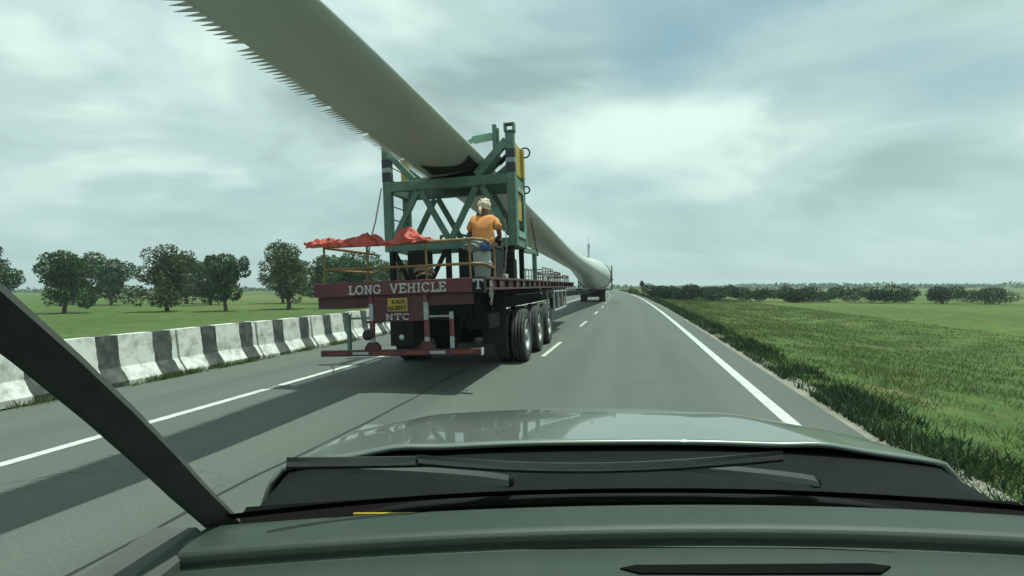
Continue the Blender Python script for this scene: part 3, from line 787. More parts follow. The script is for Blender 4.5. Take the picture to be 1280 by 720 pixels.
for b in (BR, BF):
    MB().box(-PA + .083, PA - .083, b - .065, b + .065, 3.385, 3.575, bev=0.008).build('cross_beam', M_GREEN, fr)
    MB().box(-PA + .083, PA - .083, b - .065, b + .065, 2.215, 2.375, bev=0.008).build('cross_beam', M_GREEN, fr)
    for (x0, z0), (x1, z1) in (((-1.16, 2.40), (-.62, 3.37)), ((-.55, 3.37), (-.02, 2.40)), ((.02, 2.40), (.55, 3.37)), ((.66, 3.37), (1.17, 2.44))):
        MB().bar((x0, b - .012, z0), (x1, b - .012, z1), 0.085, 0.11, up=(0, 1, 0) if False else (1, 0, 0)).build('diagonal_brace', M_GREEN, fr)
    MB().bar((-1.17, b + .01, 4.10 if b == BR else 4.0), (-.70, b + .01, 3.59), 0.10, 0.12, up=(1, 0, 0)).build('knee_brace', M_GREEN, fr)
    MB().bar((1.17, b + .01, 4.20 if b == BR else 4.05), (.56, b + .01, 3.59), 0.11, 0.15, up=(1, 0, 0)).build('knee_brace', M_GREEN, fr)
for sgn in (-1, 1):
    for c0, c1 in ((3.39, 3.55), (2.225, 2.365)):
        MB().box(sgn * PA - .06, sgn * PA + .06, BR + .072, BF - .072, c0, c1, bev=0.006).build('side_rail', M_GREEN, fr)
    for c in np.arange(2.62, 4.2, 0.26):
        if abs(c - 3.47) < 0.12: continue
        MB().tube([(sgn * PA, BR + .06, c), (sgn * PA, BF - .06, c)], 0.012, 8).build('ladder_rung', M_YEL if c > 3.5 else M_DARK, fr, True)
# right side: pale edge frame and yellow board between the posts
MB().box(PA - .01, PA + .02, BR + .30, BF - .10, 3.64, 4.26, bev=0.004).build('yellow_board', M_YELP, fr)
ef = MB(); ef.box(PA + .066, PA + .085, BR + .10, BR + .16, 2.40, 3.38); ef.box(PA + .066, PA + .085, BF - .22, BF - .16, 2.40, 3.38); ef.box(PA + .067, PA + .084, BR + .161, BF - .221, 2.40, 2.52); ef.box(PA + .067, PA + .084, BR + .161, BF - .221, 3.28, 3.38)
ef.build('side_panel_frame', M_GREENLT, fr)
MB().box(PA + .01, PA + .04, BR + .2, BF - .25, 2.75, 3.27).build('yellow_board', M_YELP, fr)
for c, rr in ((4.18, .10), (3.42, .07)):
    MB().tube([(PA + .11 + rr * math.cos(t), BF - .02, c + rr * math.sin(t)) for t in np.linspace(0, 2 * math.pi, 19)[:-1]], 0.016, 8, closed=True).build('lifting_ring', M_DARK, fr, True)
# saddle under the blade
MB().box(-.62, .66, 2.86, 3.34, 3.58, 3.69, bev=0.01).build('saddle_beam', M_DARK, fr)
sd = MB(); N = 20; pts_t, pts_b = [], []
for k in range(N + 1):
    u = k / N; a = -.46 + u * 1.02
    top = 3.735 + 0.225 * ((u - .45) / .55) ** 2 * (1 if u > .45 else 1.0) + 0.012 * math.sin(u * 14)
    pts_t.append((a, top)); pts_b.append((a, max(3.692, top - .15)))
sd.prism(pts_t + pts_b[::-1], 2.82, 3.30)
sd.build('saddle_pad', M_BLACK, fr)
# hold-down clamp arm beside the leading edge
cl = MB(); cl.box(.77, .85, 3.16, 3.24, 3.95, 4.70, bev=0.005); cl.box(.86, .90, 3.17, 3.23, 4.0, 4.62)
cl.build('clamp_post', M_GREEN, fr)
ca = MB(); ca.bar((.77, 3.2, 4.47), (.36, 3.2, 4.43), 0.14, 0.13, bev=0.01); ca.bar((.40, 3.2, 4.44), (.20, 3.2, 4.37), 0.10, 0.07)
ca.build('clamp_arm', M_GREENLT, fr)
MB().tube([(.58, 3.0, 3.66), (.98, 3.0, 3.98)], 0.085, 14).build('clamp_cylinder', M_GREEN, fr, True)
MB().tube([(.94, 2.9, 3.84), (1.10, 2.9, 3.98)], 0.05, 12).build('clamp_cylinder', M_DARK, fr, True)
# small hand-rail box seen between the braces
hb = MB()
for (p, q) in (((-.42, 3.3, 2.55), (-.02, 3.3, 2.55)), ((-.42, 3.3, 2.38), (-.42, 3.3, 2.57)), ((-.12, 3.3, 2.38), (-.12, 3.3, 2.62)), ((-.16, 3.3, 2.60), (.22, 3.3, 2.50)), ((-.42, 3.3, 2.42), (.1, 3.3, 2.42))):
    hb.bar(p, q, 0.045, 0.045)
hb.build('step_frame', M_GREEN, fr)
# dark legs below the frame
for a in (-1.19, -.05, 0.24, 1.19):
    wd = .09 if a != 0.24 else .15
    for b in (BR, BF): MB().box(a - wd / 2, a + wd / 2, b - .06, b + .06, 1.592, 2.213, bev=0.006).build('leg', M_DARK, fr)
for x0, x1 in ((-1.14, -.86), (-.10, -.42), (1.14, .82)):
    MB().bar((x0, BR, 2.20 if x0 != -1.14 else 2.20), (x1, BR, 1.60), 0.07, 0.08, up=(1, 0, 0)).build('leg_brace', M_DARK, fr)
MB().box(-.85, -.45, BR - .1, BR + .25, 1.592, 2.205, bev=0.02).build('winch_housing', M_DARK, fr)
MB().box(.36, 1.13, BR - .02, BR + .02, 1.60, 2.20).build('leg_plate', M_DARK, fr)

MB().box(.74, 1.12, 2.95, 3.45, 1.592, 2.02, bev=.03).build('hydraulic_unit', M_DARK, fr)
for k in range(4):
    MB().tube([(.80 + .07 * k, 2.95, 1.9), (.86 + .06 * k, 2.72, 2.05 + .05 * k), (1.0 + .04 * k, 2.62, 1.8 - .04 * k), (1.05, 2.5, 1.62)], .014, 6).build('hose', M_DKROPE, fr, True)
MB().tube([(.70, 2.72, 1.64), (1.12, 2.72, 2.16)], .045, 10).build('ram', M_STEEL, fr, True)
chain([(1.10, 2.50, 2.70), (1.12, 2.48, 2.2), (1.06, 2.46, 1.62)], 22, fr, M_CHAIN)

# ------------------------------------------------------------------ the blade
bl = thing('wind_turbine_blade', 'huge pale grey wind turbine blade lying along the trailers with saw-toothed edge', 'turbine blade', (0, 0, 0))
ST = [(-2.0, -3.62, 4.12, .16, .03, 14), (-0.6, -3.32, 4.08, .42, .06, 14), (1.2, -2.92, 4.02, .62, .10, 14), (3.2, -2.47, 3.96, .80, .13, 14), (5.0, -2.07, 3.91, .93, .17, 14), (7.4, -1.66, 3.885, 1.08, .20, 14), (10.5, -1.08, 3.81, 1.18, .24, 14),
      (14, -.33, 3.57, 1.33, .30, 10), (18, .52, 3.35, 1.53, .42, 4), (23, 1.62, 3.06, 1.75, .66, -4), (29, 2.95, 2.90, 1.9, .9, -10), (36, 4.55, 2.78, 2.1, 1.3, -15), (42, 5.92, 2.62, 2.3, 2.0, -15), (47, 7.02, 2.46, 2.6, 2.5, 0), (53, 8.35, 2.38, 2.6, 2.6, 0)]
def blade_at(D):
    k = 0
    while k < len(ST) - 2 and ST[k + 1][0] < D: k += 1
    p0, p1, p2, p3 = ST[max(k - 1, 0)], ST[k], ST[k + 1], ST[min(k + 2, len(ST) - 1)]
    t = (D - p1[0]) / (p2[0] - p1[0]); out = [D]
    for i in range(1, 6):
        m1 = (p2[i] - p0[i]) / (p2[0] - p0[0]) * (p2[0] - p1[0]); m2 = (p3[i] - p1[i]) / (p3[0] - p1[0]) * (p2[0] - p1[0])
        out.append((2*t**3-3*t*t+1)*p1[i] + (t**3-2*t*t+t)*m1 + (-2*t**3+3*t*t)*p2[i] + (t**3-t*t)*m2)
    return out
def foil(sec, n=44):
    D, X, Z, c, t, ph = sec; ph = R(ph)
    w_ = min(1, max(0, (t / c - 0.35) / 0.5))       # 0 = aerofoil, 1 = round root
    out = []
    for k in range(n):
        an = 2 * math.pi * k / n
        x = 0.5 + 0.5 * math.cos(an)                # 1 = leading edge
        ue, ve = c / 2 * math.cos(an), t / 2 * math.sin(an)
        xx = 1 - x                                  # distance from the leading edge
        th_ = 5 * (0.2969 * math.sqrt(max(xx, 0)) - 0.1260 * xx - 0.3516 * xx**2 + 0.2843 * xx**3 - 0.1015 * xx**4)
        va = t * th_ * (1 if math.sin(an) >= 0 else -0.85)
        u, v = ue, ve * w_ + va * (1 - w_)
        out.append((X + u * math.cos(ph) - v * math.sin(ph), D, Z + u * math.sin(ph) + v * math.cos(ph)))
    return out
NB = 44; Ds = list(np.linspace(-2, 12, 40)) + list(np.linspace(12.5, 53, 70))
mb = MB()
for D in Ds: mb.v += foil(blade_at(D), NB)
for i in range(len(Ds) - 1):
    for k in range(NB): mb.f.append((i * NB + k, i * NB + (k + 1) % NB, (i + 1) * NB + (k + 1) % NB, (i + 1) * NB + k))
mb.f.append(tuple(range(NB))); mb.f.append(tuple((len(Ds) - 1) * NB + k for k in range(NB)))
mb.build('shell', M_BLADE, bl, 'all')
sp_ = MB(); cols = []
for i, a_ in enumerate(np.linspace(R(222), R(322), 26)):     # black rubber sling under the blade at the frame
    u_ = i / 25; dn = 10.16 - .36 * abs(2 * u_ - 1) ** 1.6 + .03 * math.sin(u_ * 11)
    for D_ in np.linspace(dn, 10.44, 5):
        s_ = blade_at(D_); q = foil(s_, 360); k_ = int(round(math.degrees(a_))) % 360; pt = Vector(q[k_]); sp_.v.append(tuple(pt + Vector((0, 0, -.022))))
for i in range(25):
    for j in range(4): sp_.f.append((i * 5 + j, i * 5 + j + 1, (i + 1) * 5 + j + 1, (i + 1) * 5 + j))
so_ = sp_.build('rubber_sling', M_BLACK, fr, 'all'); so_.modifiers.new('thick', 'SOLIDIFY').thickness = .02
so_.matrix_parent_inverse = (Matrix.Translation(T_O) @ Euler(T_ROT).to_matrix().to_4x4()).inverted()
rootd = blade_at(53)
MB().lathe([(1.31, -.25), (1.34, -.25), (1.34, .02), (0.9, .02), (0.9, -.02)], 48, Matrix.Translation((rootd[1], 53, rootd[2])) @ Matrix.Rotation(R(90), 4, 'Z')).build('root_flange', M_STEEL, bl, True)
D = 3.0
while D < 11.6:                                      # saw teeth along the trailing edge
    s_ = blade_at(D); X, Z, c, ph = s_[1], s_[2], s_[3], R(s_[5])
    L_ = 0.145 * (0.85 + 0.3 * random.random()); wdt = 0.038
    tx, tz = X - (c / 2 - .03) * math.cos(ph), Z - (c / 2 - .03) * math.sin(ph)
    dx, dz = -math.cos(ph) * L_, -math.sin(ph) * L_ - 0.02
    m = MB(); e = 0.005
    axx = 0.2225 * 1.0
    A = (tx - axx * wdt, D - wdt, tz); B = (tx + axx * wdt, D + wdt, tz); C_ = (tx + dx - 0.07 * .22, D - 0.07, tz + dz)
    m.add([A, B, C_, (A[0], A[1], A[2] - e * 2), (B[0], B[1], B[2] - e * 2), (C_[0], C_[1], C_[2] - e)], [(0, 1, 2), (5, 4, 3), (0, 3, 4, 1), (1, 4, 5, 2), (2, 5, 3, 0)])
    if random.random() > .04: m.build('serration', M_SERR, bl)
    D += 0.080

# ------------------------------------------------------------------ front bogie under the blade root
bg_o = T_O + Vector((math.sin(R(11.2)), math.cos(R(11.2)), 0)) * 43.2 + Vector((math.cos(R(11.2)), -math.sin(R(11.2)), 0)) * 0.66
bg = thing('front_bogie_truck', 'far dark truck bogie with round cradle carrying the thick root end of the blade', 'truck', bg_o, (0, -R(0.6), -R(10.5)))
MB().box(-1.18, 1.18, 0.0, 7.5, 0.98, 1.16, bev=0.01).build('deck', M_DARK, bg)
for a in (-.4, .4): MB().box(a - .08, a + .08, 0.05, 7.4, 0.62, 0.978).build('chassis_beam', M_DARK, bg)
MB().tube([(-1.5, 0.2, 1.36), (-1.2, -.15, 1.24), (-.7, -.32, 1.16), (0, -.38, 1.13), (.7, -.32, 1.16), (1.2, -.15, 1.24), (1.5, 0.2, 1.36)], 0.06, 10).build('rear_bumper', M_REFW, bg, True)
MB().box(-1.0, 1.0, 0.02, 0.06, 0.50, 0.97).build('rear_plate', M_DARK, bg)
for b in (0.62, 1.85):
    MB().tube([(-.95, b, .5), (.95, b, .5)], 0.08, 10).build('axle', M_DARK, bg, True)
    for sgn in (-1, 1):
        for q, aa in enumerate((1.0, 0.70)): wheel(bg, sgn * aa, b, 0.515, sgn if q == 0 else -sgn, random.uniform(0, 6))
for bb in (0.6, 3.2):
    ring = MB()
    for k in range(17):
        t0, t1 = R(25 - 185 * k / 17), R(25 - 185 * (k + 1) / 17)
        ring.bar((1.40 * math.cos(t0), bb, 2.46 + 1.40 * math.sin(t0)), (1.40 * math.cos(t1), bb, 2.46 + 1.40 * math.sin(t1)), 0.10, 0.14, up=(0, 1, 0), bev=0)
    ring.build('cradle_ring', M_GREEN, bg)
    for sgn in (-1, 1):
        MB().box((1.76 if sgn > 0 else -1.32) - .06, (1.76 if sgn > 0 else -1.32) + .06, bb - .06, bb + .06, 1.16, 3.3 if sgn > 0 else 2.2, bev=0.01).build('cradle_post', M_GREEN, bg)
        MB().bar((1.72 if sgn > 0 else -1.30, bb, 2.5 if sgn > 0 else 2.0), (1.05 if sgn > 0 else -.8, bb, 1.2), 0.10, 0.10, up=(1, 0, 0)).build('cradle_brace', M_REFW if sgn > 0 else M_GREEN, bg)
        MB().box(sgn * .9, sgn * (1.82 if sgn > 0 else 1.38), bb - .055, bb + .055, 1.06, 1.158).build('cradle_foot', M_GREEN, bg)

# ------------------------------------------------------------------ things on the rear platform
def skin_mesh(name, verts, edges, radii, m, parent, sub=2, root=0):
    me = bpy.data.meshes.new(name); me.from_pydata(verts, edges, []); me.materials.append(m)
    o = bpy.data.objects.new(name, me); COL.objects.link(o); o.parent = parent
    o.modifiers.new('skin', 'SKIN').use_smooth_shade = True
    if not me.skin_vertices: me.skin_vertices.new() if hasattr(me.skin_vertices, 'new') else None
    sv = me.skin_vertices[0].data if me.skin_vertices else None
    if sv is None:
        bpy.context.view_layer.objects.active = o
    for i, r in enumerate(radii):
        rr = r if isinstance(r, tuple) else (r, r)
        sv[i].radius = rr; sv[i].use_root = (i == root)
    s = o.modifiers.new('sub', 'SUBSURF'); s.levels = sub; s.render_levels = sub
    return o
PX, PB, PC = 0.955, 1.42, 2.10        # seat point on the platform
pe = thing('person', 'person seen from behind in orange shirt and cream turban seated at the frame', 'person', T_O, T_ROT)
P = lambda x, y, z: (PX + x, PB + y, PC + z)
bv = [P(0, 0, .08), P(0, .0, .24), P(0, -.01, .42), P(0, .015, .52), P(.01, .03, .585), P(.015, .045, .665), P(.017, .05, .73),      # 0-6 spine, neck, head
      P(-.15, .0, .475), P(-.235, .03, .33), P(-.215, .22, .20), P(-.13, .36, .20), P(-.11, .40, .20),                             # 7-11 left arm
      P(.15, .0, .475), P(.245, .03, .33), P(.225, .22, .20), P(.14, .36, .20), P(.12, .40, .20),                                  # 12-16
      P(-.10, .03, .05), P(-.16, .40, .06), P(-.16, .46, -.34), P(-.17, .58, -.40),                                                # 17-20 left leg
      P(.10, .03, .05), P(.16, .40, .06), P(.16, .46, -.34), P(.17, .58, -.40)]
be = [(0, 1), (1, 2), (2, 3), (3, 4), (4, 5), (5, 6), (2, 7), (7, 8), (8, 9), (9, 10), (10, 11), (2, 12), (12, 13), (13, 14), (14, 15), (15, 16), (0, 17), (17, 18), (18, 19), (19, 20), (0, 21), (21, 22), (22, 23), (23, 24)]
brd = [(.12, .09), (.11, .085), (.11, .075), .066, .068, (.082, .095), (.07, .08), .050, .048, .040, .030, .034, .050, .048, .040, .030, .034, .085, .068, .048, .042, .085, .068, .048, .042]
skin_mesh('body', bv, be, brd, M_SKIN, pe)
for sgn in (-1, 1):                                   # five fingers on each hand, closed round the steering bar
    hx = PX + (.11 if sgn < 0 else .12) * sgn
    for f_ in range(5):
        dx = (-.03 + .018 * f_) * sgn
        ln = (.05, .062, .066, .060, .045)[f_]
        if f_ == 0: pts = [(hx - .03 * sgn, PB + .39, PC + .20), (hx - .05 * sgn, PB + .42, PC + .205), (hx - .05 * sgn, PB + .45, PC + .19)]
        else: pts = [(hx + dx, PB + .42, PC + .21), (hx + dx, PB + .42 + ln * .6, PC + .215), (hx + dx, PB + .42 + ln * .75, PC + .185), (hx + dx, PB + .42 + ln * .35, PC + .165)]
        MB().tube(pts, [.009] * (len(pts) - 1) + [.007], 8).build('finger', M_SKIN, pe, 'all')
sv_ = [P(0, -.005, .03), P(0, -.03, .14), P(0, -.045, .28), P(0, -.035, .41), P(.006, .015, .54), P(-.155, .0, .470), P(-.215, .02, .385), P(-.243, .035, .30), P(.155, .0, .470), P(.222, .02, .385), P(.252, .035, .30)]
se_ = [(0, 1), (1, 2), (2, 3), (3, 4), (3, 5), (5, 6), (6, 7), (3, 8), (8, 9), (9, 10)]
sr_ = [(.215, .165), (.205, .155), (.205, .150), (.205, .145), (.100, .100), .102, .090, .082, .102, .090, .082]
sh = skin_mesh('shirt', sv_, se_, sr_, M_ORANGE, pe)
tx = bpy.data.textures.new('creases', 'CLOUDS'); tx.noise_scale = 0.045
dm = sh.modifiers.new('creases', 'DISPLACE'); dm.texture = tx; dm.strength = 0.06; dm.mid_level = 0.5
skin_mesh('trousers', [P(0, .02, .10), P(0, .0, .02), P(-.10, .04, .05), P(-.16, .42, .065), P(-.16, .47, -.30), P(.10, .04, .05), P(.16, .42, .065), P(.16, .47, -.30)],
          [(0, 1), (0, 2), (2, 3), (3, 4), (0, 5), (5, 6), (6, 7)], [(.165, .13), (.15, .12), .105, .088, .066, .105, .088, .066], M_TROUSER, pe)
tb = MB(); hc = Vector(P(.016, .045, .722))
for j in range(6):                                    # turban wound in uneven turns
    tl = R(-14 + 9 * j); rad = (.074, .084, .087, .082, .068, .042)[j]; zz_ = (-.038, -.012, .014, .040, .064, .084)[j]
    pts = []
    for k in range(22):
        t = 2 * math.pi * k / 22
        v = Vector((rad * math.cos(t), rad * 1.12 * math.sin(t), 0.012 * math.sin(2 * t + j)))
        v.rotate(Euler((tl * .6, tl * (.7 if j % 2 else -.7), 0)))
        pts.append(hc + v + Vector((0, 0, zz_)))
    tb.tube(pts, [.026 + .007 * math.sin(3 * 2 * math.pi * k / 22 + 2 * j) for k in range(22)], 8, closed=True)
tb.lathe([(.001, .085), (.035, .08), (.062, .05), (.075, 0)], 16, Matrix.Translation(hc + Vector((0, 0, .02))) @ Matrix.Rotation(R(-90), 4, 'Y'))
tb.build('turban', M_TURBAN, pe, 'all')
tt = MB().tube([hc + Vector((-.04, -.10, -.04)), hc + Vector((-.05, -.125, -.11)), hc + Vector((-.04, -.12, -.16))], [.03, .028, .012], 8).build('turban_tail', M_TURBAN, pe, 'all')

cs = thing('steering_console', 'dark steel box seat and steering bar under the seated person', 'console', T_O, T_ROT)
MB().box(.70, 1.20, 1.20, 1.66, 1.592, 2.085, bev=0.02).build('seat_box', M_DARK, cs)
MB().box(.69, 1.21, 1.19, 1.67, 2.087, 2.125, bev=0.012).build('seat_pad', M_BLACK, cs)
MB().tube([(.78, 1.87, 2.29), (1.16, 1.87, 2.29)], .014, 8).build('steering_bar', M_STEEL, cs, True)
MB().bar((.97, 2.05, 1.592), (.97, 1.88, 2.28), .06, .06).build('column', M_DARK, cs)

du = thing('plastic_drum', 'grey green plastic drum roped to the railing corner behind the seated person', 'drum', T_O, T_ROT)
mt = Matrix.Translation((1.12, .60, 1.592)) @ Matrix.Rotation(R(-90), 4, 'Y')
MB().lathe([(.001, 0), (.105, 0), (.115, .02), (.135, .20), (.145, .215), (.145, .235), (.135, .25), (.140, .38), (.130, .40), (.001, .405)], 28, mt).build('body', M_GREYPL, du, True)
MB().tube([(1.12 + .15 * math.cos(t), .60 + .15 * math.sin(t), 1.79 + .012 * math.sin(3 * t)) for t in np.linspace(0, 2 * math.pi, 25)[:-1]], .013, 8, closed=True).build('rope_band', M_ROPE, du, True)
def lump(name, m, label, cat, loc, size, seed, pinch=0.0):
    bm = bmesh.new(); bmesh.ops.create_icosphere(bm, subdivisions=4, radius=1.0)
    r_ = random.Random(seed); ph = [(r_.uniform(2, 6), r_.uniform(0, 6), Vector((r_.gauss(0, 1), r_.gauss(0, 1), r_.gauss(0, 1))).normalized(), r_.uniform(.02, .07)) for _ in range(16)]
    for v in bm.verts:
        n = v.co.normalized(); d = 1.0
        for f_, p_, ax, am in ph: d += am * math.sin(f_ * 2 * n.dot(ax) + p_)
        if n.z < -0.5: d *= 1.0 + 0.25 * (-(n.z + .5))
        q = n * d
        v.co = Vector((q.x * size[0] * (1 - pinch * max(0, n.z)), q.y * size[1] * (1 - pinch * max(0, n.z)), max(q.z, -0.86) * size[2]))
    me = bpy.data.meshes.new(name); bm.to_mesh(me); bm.free()
    for p in me.polygons: p.use_smooth = True
    me.materials.append(m)
    o = bpy.data.objects.new(name, me); COL.objects.link(o)
    Mx = Matrix.Translation(T_O) @ Euler(T_ROT).to_matrix().to_4x4()
    o.matrix_world = Mx @ Matrix.Translation(loc)
    return tag(o, label, cat)
lump('sack', M_SACK, 'grey sack slumped on top of the plastic drum at the railing', 'sack', (1.06, .58, 2.085), (.20, .16, .105), 3)
lump('blue_bag', M_BLUE, 'small crumpled blue plastic bag beside the grey sack on the drum', 'bag', (1.22, .45, 2.06), (.085, .07, .085), 5, 0.2)

# red tarpaulin bundle on the top rail
nu, nv = 130, 34; vs = []
def rc_top(a):
    h = 0.05 + 0.09 * math.exp(-((a + .52) / .15) ** 2) + 0.14 * math.exp(-((a - .11) / .125) ** 8) + 0.035 * math.exp(-((a + 1.0) / .3) ** 2)
    return h
r5 = random.Random(5); wv = [(r5.uniform(5, 30), r5.uniform(0, 6), r5.uniform(3, 14)) for _ in range(8)]
for i in range(nu):
    a = -1.45 + 1.93 * i / (nu - 1)
    hh = rc_top(a) * min(1.0, (0.48 - a) / 0.16 + 0.12)
    dp = 0.16 + 0.10 * math.exp(-((a - .1) / .2) ** 2)
    for j in range(nv):
        v = j / (nv - 1); an = math.pi * (1.12 * v - 0.06)
        w_ = sum(math.sin(f_ * a + p_ + g_ * v) for f_, p_, g_ in wv) / 8
        y = 0.14 - dp * math.cos(an) * (0.8 + .2 * math.sin(3.1 * a)) + .05 * w_
        z = 2.175 + hh * (math.sin(an) ** .8 if math.sin(an) > 0 else -.35 * abs(math.sin(an)) ** .5) * (1 + .35 * w_) + .02 * w_ - (0.035 if v < .05 else 0) - 0.03 * (a > -0.3) * (a < 0) 
        q_ = Vector((a * 5.0, y * 6.0, v * 2.2)); cr = mnoise.noise(q_ * 1.2) * .45 + abs(mnoise.noise(q_ * 2.4 + Vector((3, 1, 7)))) * .9 + abs(mnoise.noise(q_ * 5.5)) * .35 - .38
        k_ = min(1.0, 4 * v, 4 * (1 - v))
        vs.append((a + 0.05 * w_ + .05 * cr * k_, y - .05 * cr, z + (.055 + hh * .10) * cr * k_))
mb = MB(); mb.v = vs
for i in range(nu - 1):
    for j in range(nv - 1): mb.f.append((i * nv + j, i * nv + j + 1, (i + 1) * nv + j + 1, (i + 1) * nv + j))
o = mb.build('red_tarpaulin', M_REDCLOTH, None, 'all')
sm = o.modifiers.new('thickness', 'SOLIDIFY'); sm.thickness = 0.008
o.matrix_world = Matrix.Translation(T_O) @ Euler(T_ROT).to_matrix().to_4x4()
tag(o, 'crumpled red tarpaulin bundled along the top of the rear railing', 'tarpaulin')
# stay cable and coil of rope
o = MB().tube([(-1.33, 2.5, 3.46), (-1.22, 1.95, 2.75), (-1.16, 1.55, 2.30), (-1.16, 1.35, 1.60)], .014, 8).build('stay_cable', M_DKROPE, None, True)
o.matrix_world = Matrix.Translation(T_O) @ Euler(T_ROT).to_matrix().to_4x4(); tag(o, 'dark stay cable slanting from the green frame down to the deck', 'cable')
rc = MB(); r6 = random.Random(9)
for k in range(7):
    cx, cy, rr, tl = .22 + r6.uniform(-.05, .06), .48 + r6.uniform(-.06, .06), r6.uniform(.09, .17), r6.uniform(-.9, .9)
    pts = []
    for t in np.linspace(0, 2 * math.pi, 20)[:-1]:
        v = Vector((rr * math.cos(t), rr * math.sin(t), 0)); v.rotate(Euler((tl, r6.uniform(-.02, .02) + tl * .6, 0)))
        pts.append((cx + v.x, cy + v.y, 1.625 + .02 * k + abs(v.z)))
    rc.tube(pts, .010, 6, closed=True)
o = rc.build('rope_coil', M_ROPE, None, True); o.matrix_world = Matrix.Translation(T_O) @ Euler(T_ROT).to_matrix().to_4x4()
tag(o, 'tangled coil of thin rope lying on the rear deck behind the railing', 'rope')

# ------------------------------------------------------------------ vegetation
def leaf_cloud(pts, sizes, aspect=0.55, up=0.3):
    n = len(pts); d1 = rng.normal(size=(n, 3)); d1 /= np.linalg.norm(d1, axis=1)[:, None]
    nr = rng.normal(size=(n, 3)); nr[:, 2] += up; d2 = np.cross(d1, nr); d2 /= np.linalg.norm(d2, axis=1)[:, None]
    s = np.asarray(sizes)[:, None]
    V = np.stack([pts - d1 * s, pts - d2 * s * aspect, pts + d1 * s, pts + d2 * s * aspect], 1).reshape(-1, 3)
    return V, np.arange(4 * n)
def crown_pts(n, clumps):
    out = []
    cw = np.array([c[3] ** 2 * c[4] for c in clumps]); cw /= cw.sum()
    for c, k in zip(clumps, rng.multinomial(n, cw)):
        d = rng.normal(size=(k, 3)); d /= np.linalg.norm(d, axis=1)[:, None]
        r = rng.uniform(0.45, 1.0, size=(k, 1)) ** 0.6
        out.append(np.array(c[:3]) + d * r * np.array([c[3], c[3], c[4]]))
    return np.concatenate(out)
def tree(name, label, pos, h, spread, n=1800, lf=0.22, m=None, group=None, trunk=0.35, seed=0):
    r_ = random.Random(seed); t = thing(name, label, 'tree', pos, (0, 0, r_.uniform(0, 6)), group)
    clumps = []; tk = MB()
    th = h * trunk; tr_ = 0.035 * h
    tk.tube([(0, 0, -.3), (0.02 * h, 0, th * .6), (0, 0.02 * h, th), (0.03 * h, 0, h * .75)], [tr_, tr_ * .8, tr_ * .65, tr_ * .2], 8)
    ex = r_.uniform(0, 6.28)
    for k in range(22):
        an = k * 2.4 + r_.uniform(-.6, .6); rad = spread * r_.uniform(.1, .80) * (1 + .22 * math.cos(an - ex)); zc = th + (h - th) * r_.uniform(.0, .86)
        cx, cy = rad * math.cos(an), rad * math.sin(an)
        clumps.append((cx, cy, zc, spread * r_.uniform(.22, .42), (h - th) * r_.uniform(.11, .22)))
        tk.tube([(0, 0.01, th * r_.uniform(.7, 1.1)), (cx * .5, cy * .5, (th + zc) * .5), (cx, cy, zc)], [tr_ * .45, tr_ * .3, tr_ * .1], 6)
    clumps.append((0, 0, h * .86, spread * .45, h * .14)); clumps.append((0, 0, (h + th) / 2, spread * .5, (h - th) * .3))
    tk.build('trunk', M_BARK, t, True)
    pts = crown_pts(n, clumps); V, F_ = leaf_cloud(pts, rng.uniform(.6, 1.3, n) * lf)
    raw_mesh('crown', V, F_, 4, m or M_LEAF, t)
    return t
# trees beyond the barrier, seen under and beside the trailer frame
spots = [(-25.5, 62, 6.6, 3.2, 'broad leafy tree beyond the barrier just outside the trailer railing'),
         (-18.4, 63, 5.7, 3.6, 'tree with low round crown seen through the rear railing below the red tarpaulin'),
         (-30.5, 58, 5.2, 2.6, 'small dense tree beyond the barrier, second from the trailer railing'),
         (-38.0, 60, 6.4, 3.2, 'wide spreading tree beyond the barrier, third from the trailer railing'),
         (-47.0, 57, 5.6, 2.8, 'rounded tree beyond the barrier, fourth from the trailer railing'),
         (-58.0, 60, 6.8, 3.3, 'tree beyond the barrier farthest out from the trailer'),
         (-14.8, 74, 5.2, 3.4, 'low tree behind the green frame legs beyond the barrier')]
for i, (x, y, h, sp, lab) in enumerate(spots):
    tree('roadside_tree', lab, (x, y, -1.0), h + 1.0, sp, 8000, 0.15, M_LEAF if i % 3 else M_LEAFB, group='trees beyond the barrier', trunk=0.16 + .05 * (i % 3), seed=i * 7 + 3)
back = [(-29.0, 84, 6.4, 3.8), (-37.0, 88, 7.0, 4.2), (-45.5, 82, 5.8, 3.6), (-54.0, 90, 7.2, 4.4), (-62.0, 84, 6.2, 3.8), (-71.0, 88, 6.8, 4.2), (-22.5, 92, 6.2, 3.8)]
nth = ['second', 'third', 'fourth', 'fifth', 'sixth', 'seventh', 'first']
for i, (x, y, h, sp) in enumerate(back):
    tree('roadside_tree', 'tree in the hazy back row beyond the barrier, %s from the trailer' % nth[i], (x, y, -1.0), h + 1.0, sp, 6000, 0.19, M_LEAFB if i % 2 else M_LEAF, group='back row of trees beyond the barrier', trunk=0.14, seed=70 + i * 5)
def bush(label, pos, w_, h, n=1100, lf=0.13, m=None, group=None, seed=0, cat='bush', name='bush'):
    r_ = random.Random(seed); t = thing(name, label, cat, pos, (0, 0, 0), group)
    cl_ = [(r_.uniform(-.5, .5) * w_, r_.uniform(-.4, .4) * w_, h * r_.uniform(.3, .62), w_ * r_.uniform(.18, .33), h * r_.uniform(.18, .36)) for _ in range(12)]
    st_ = MB()
    for c in cl_: st_.tube([(c[0] * .2, c[1] * .2, -.15), (c[0] * .7, c[1] * .7, c[2] * .6), c[:3]], [.03, .02, .008], 5)
    st_.build('stem', M_BARK, t)
    pts = crown_pts(n, cl_); V, F_ = leaf_cloud(pts, rng.uniform(.6, 1.3, n) * lf)
    raw_mesh('foliage', V, F_, 4, m or M_LEAFDK, t)
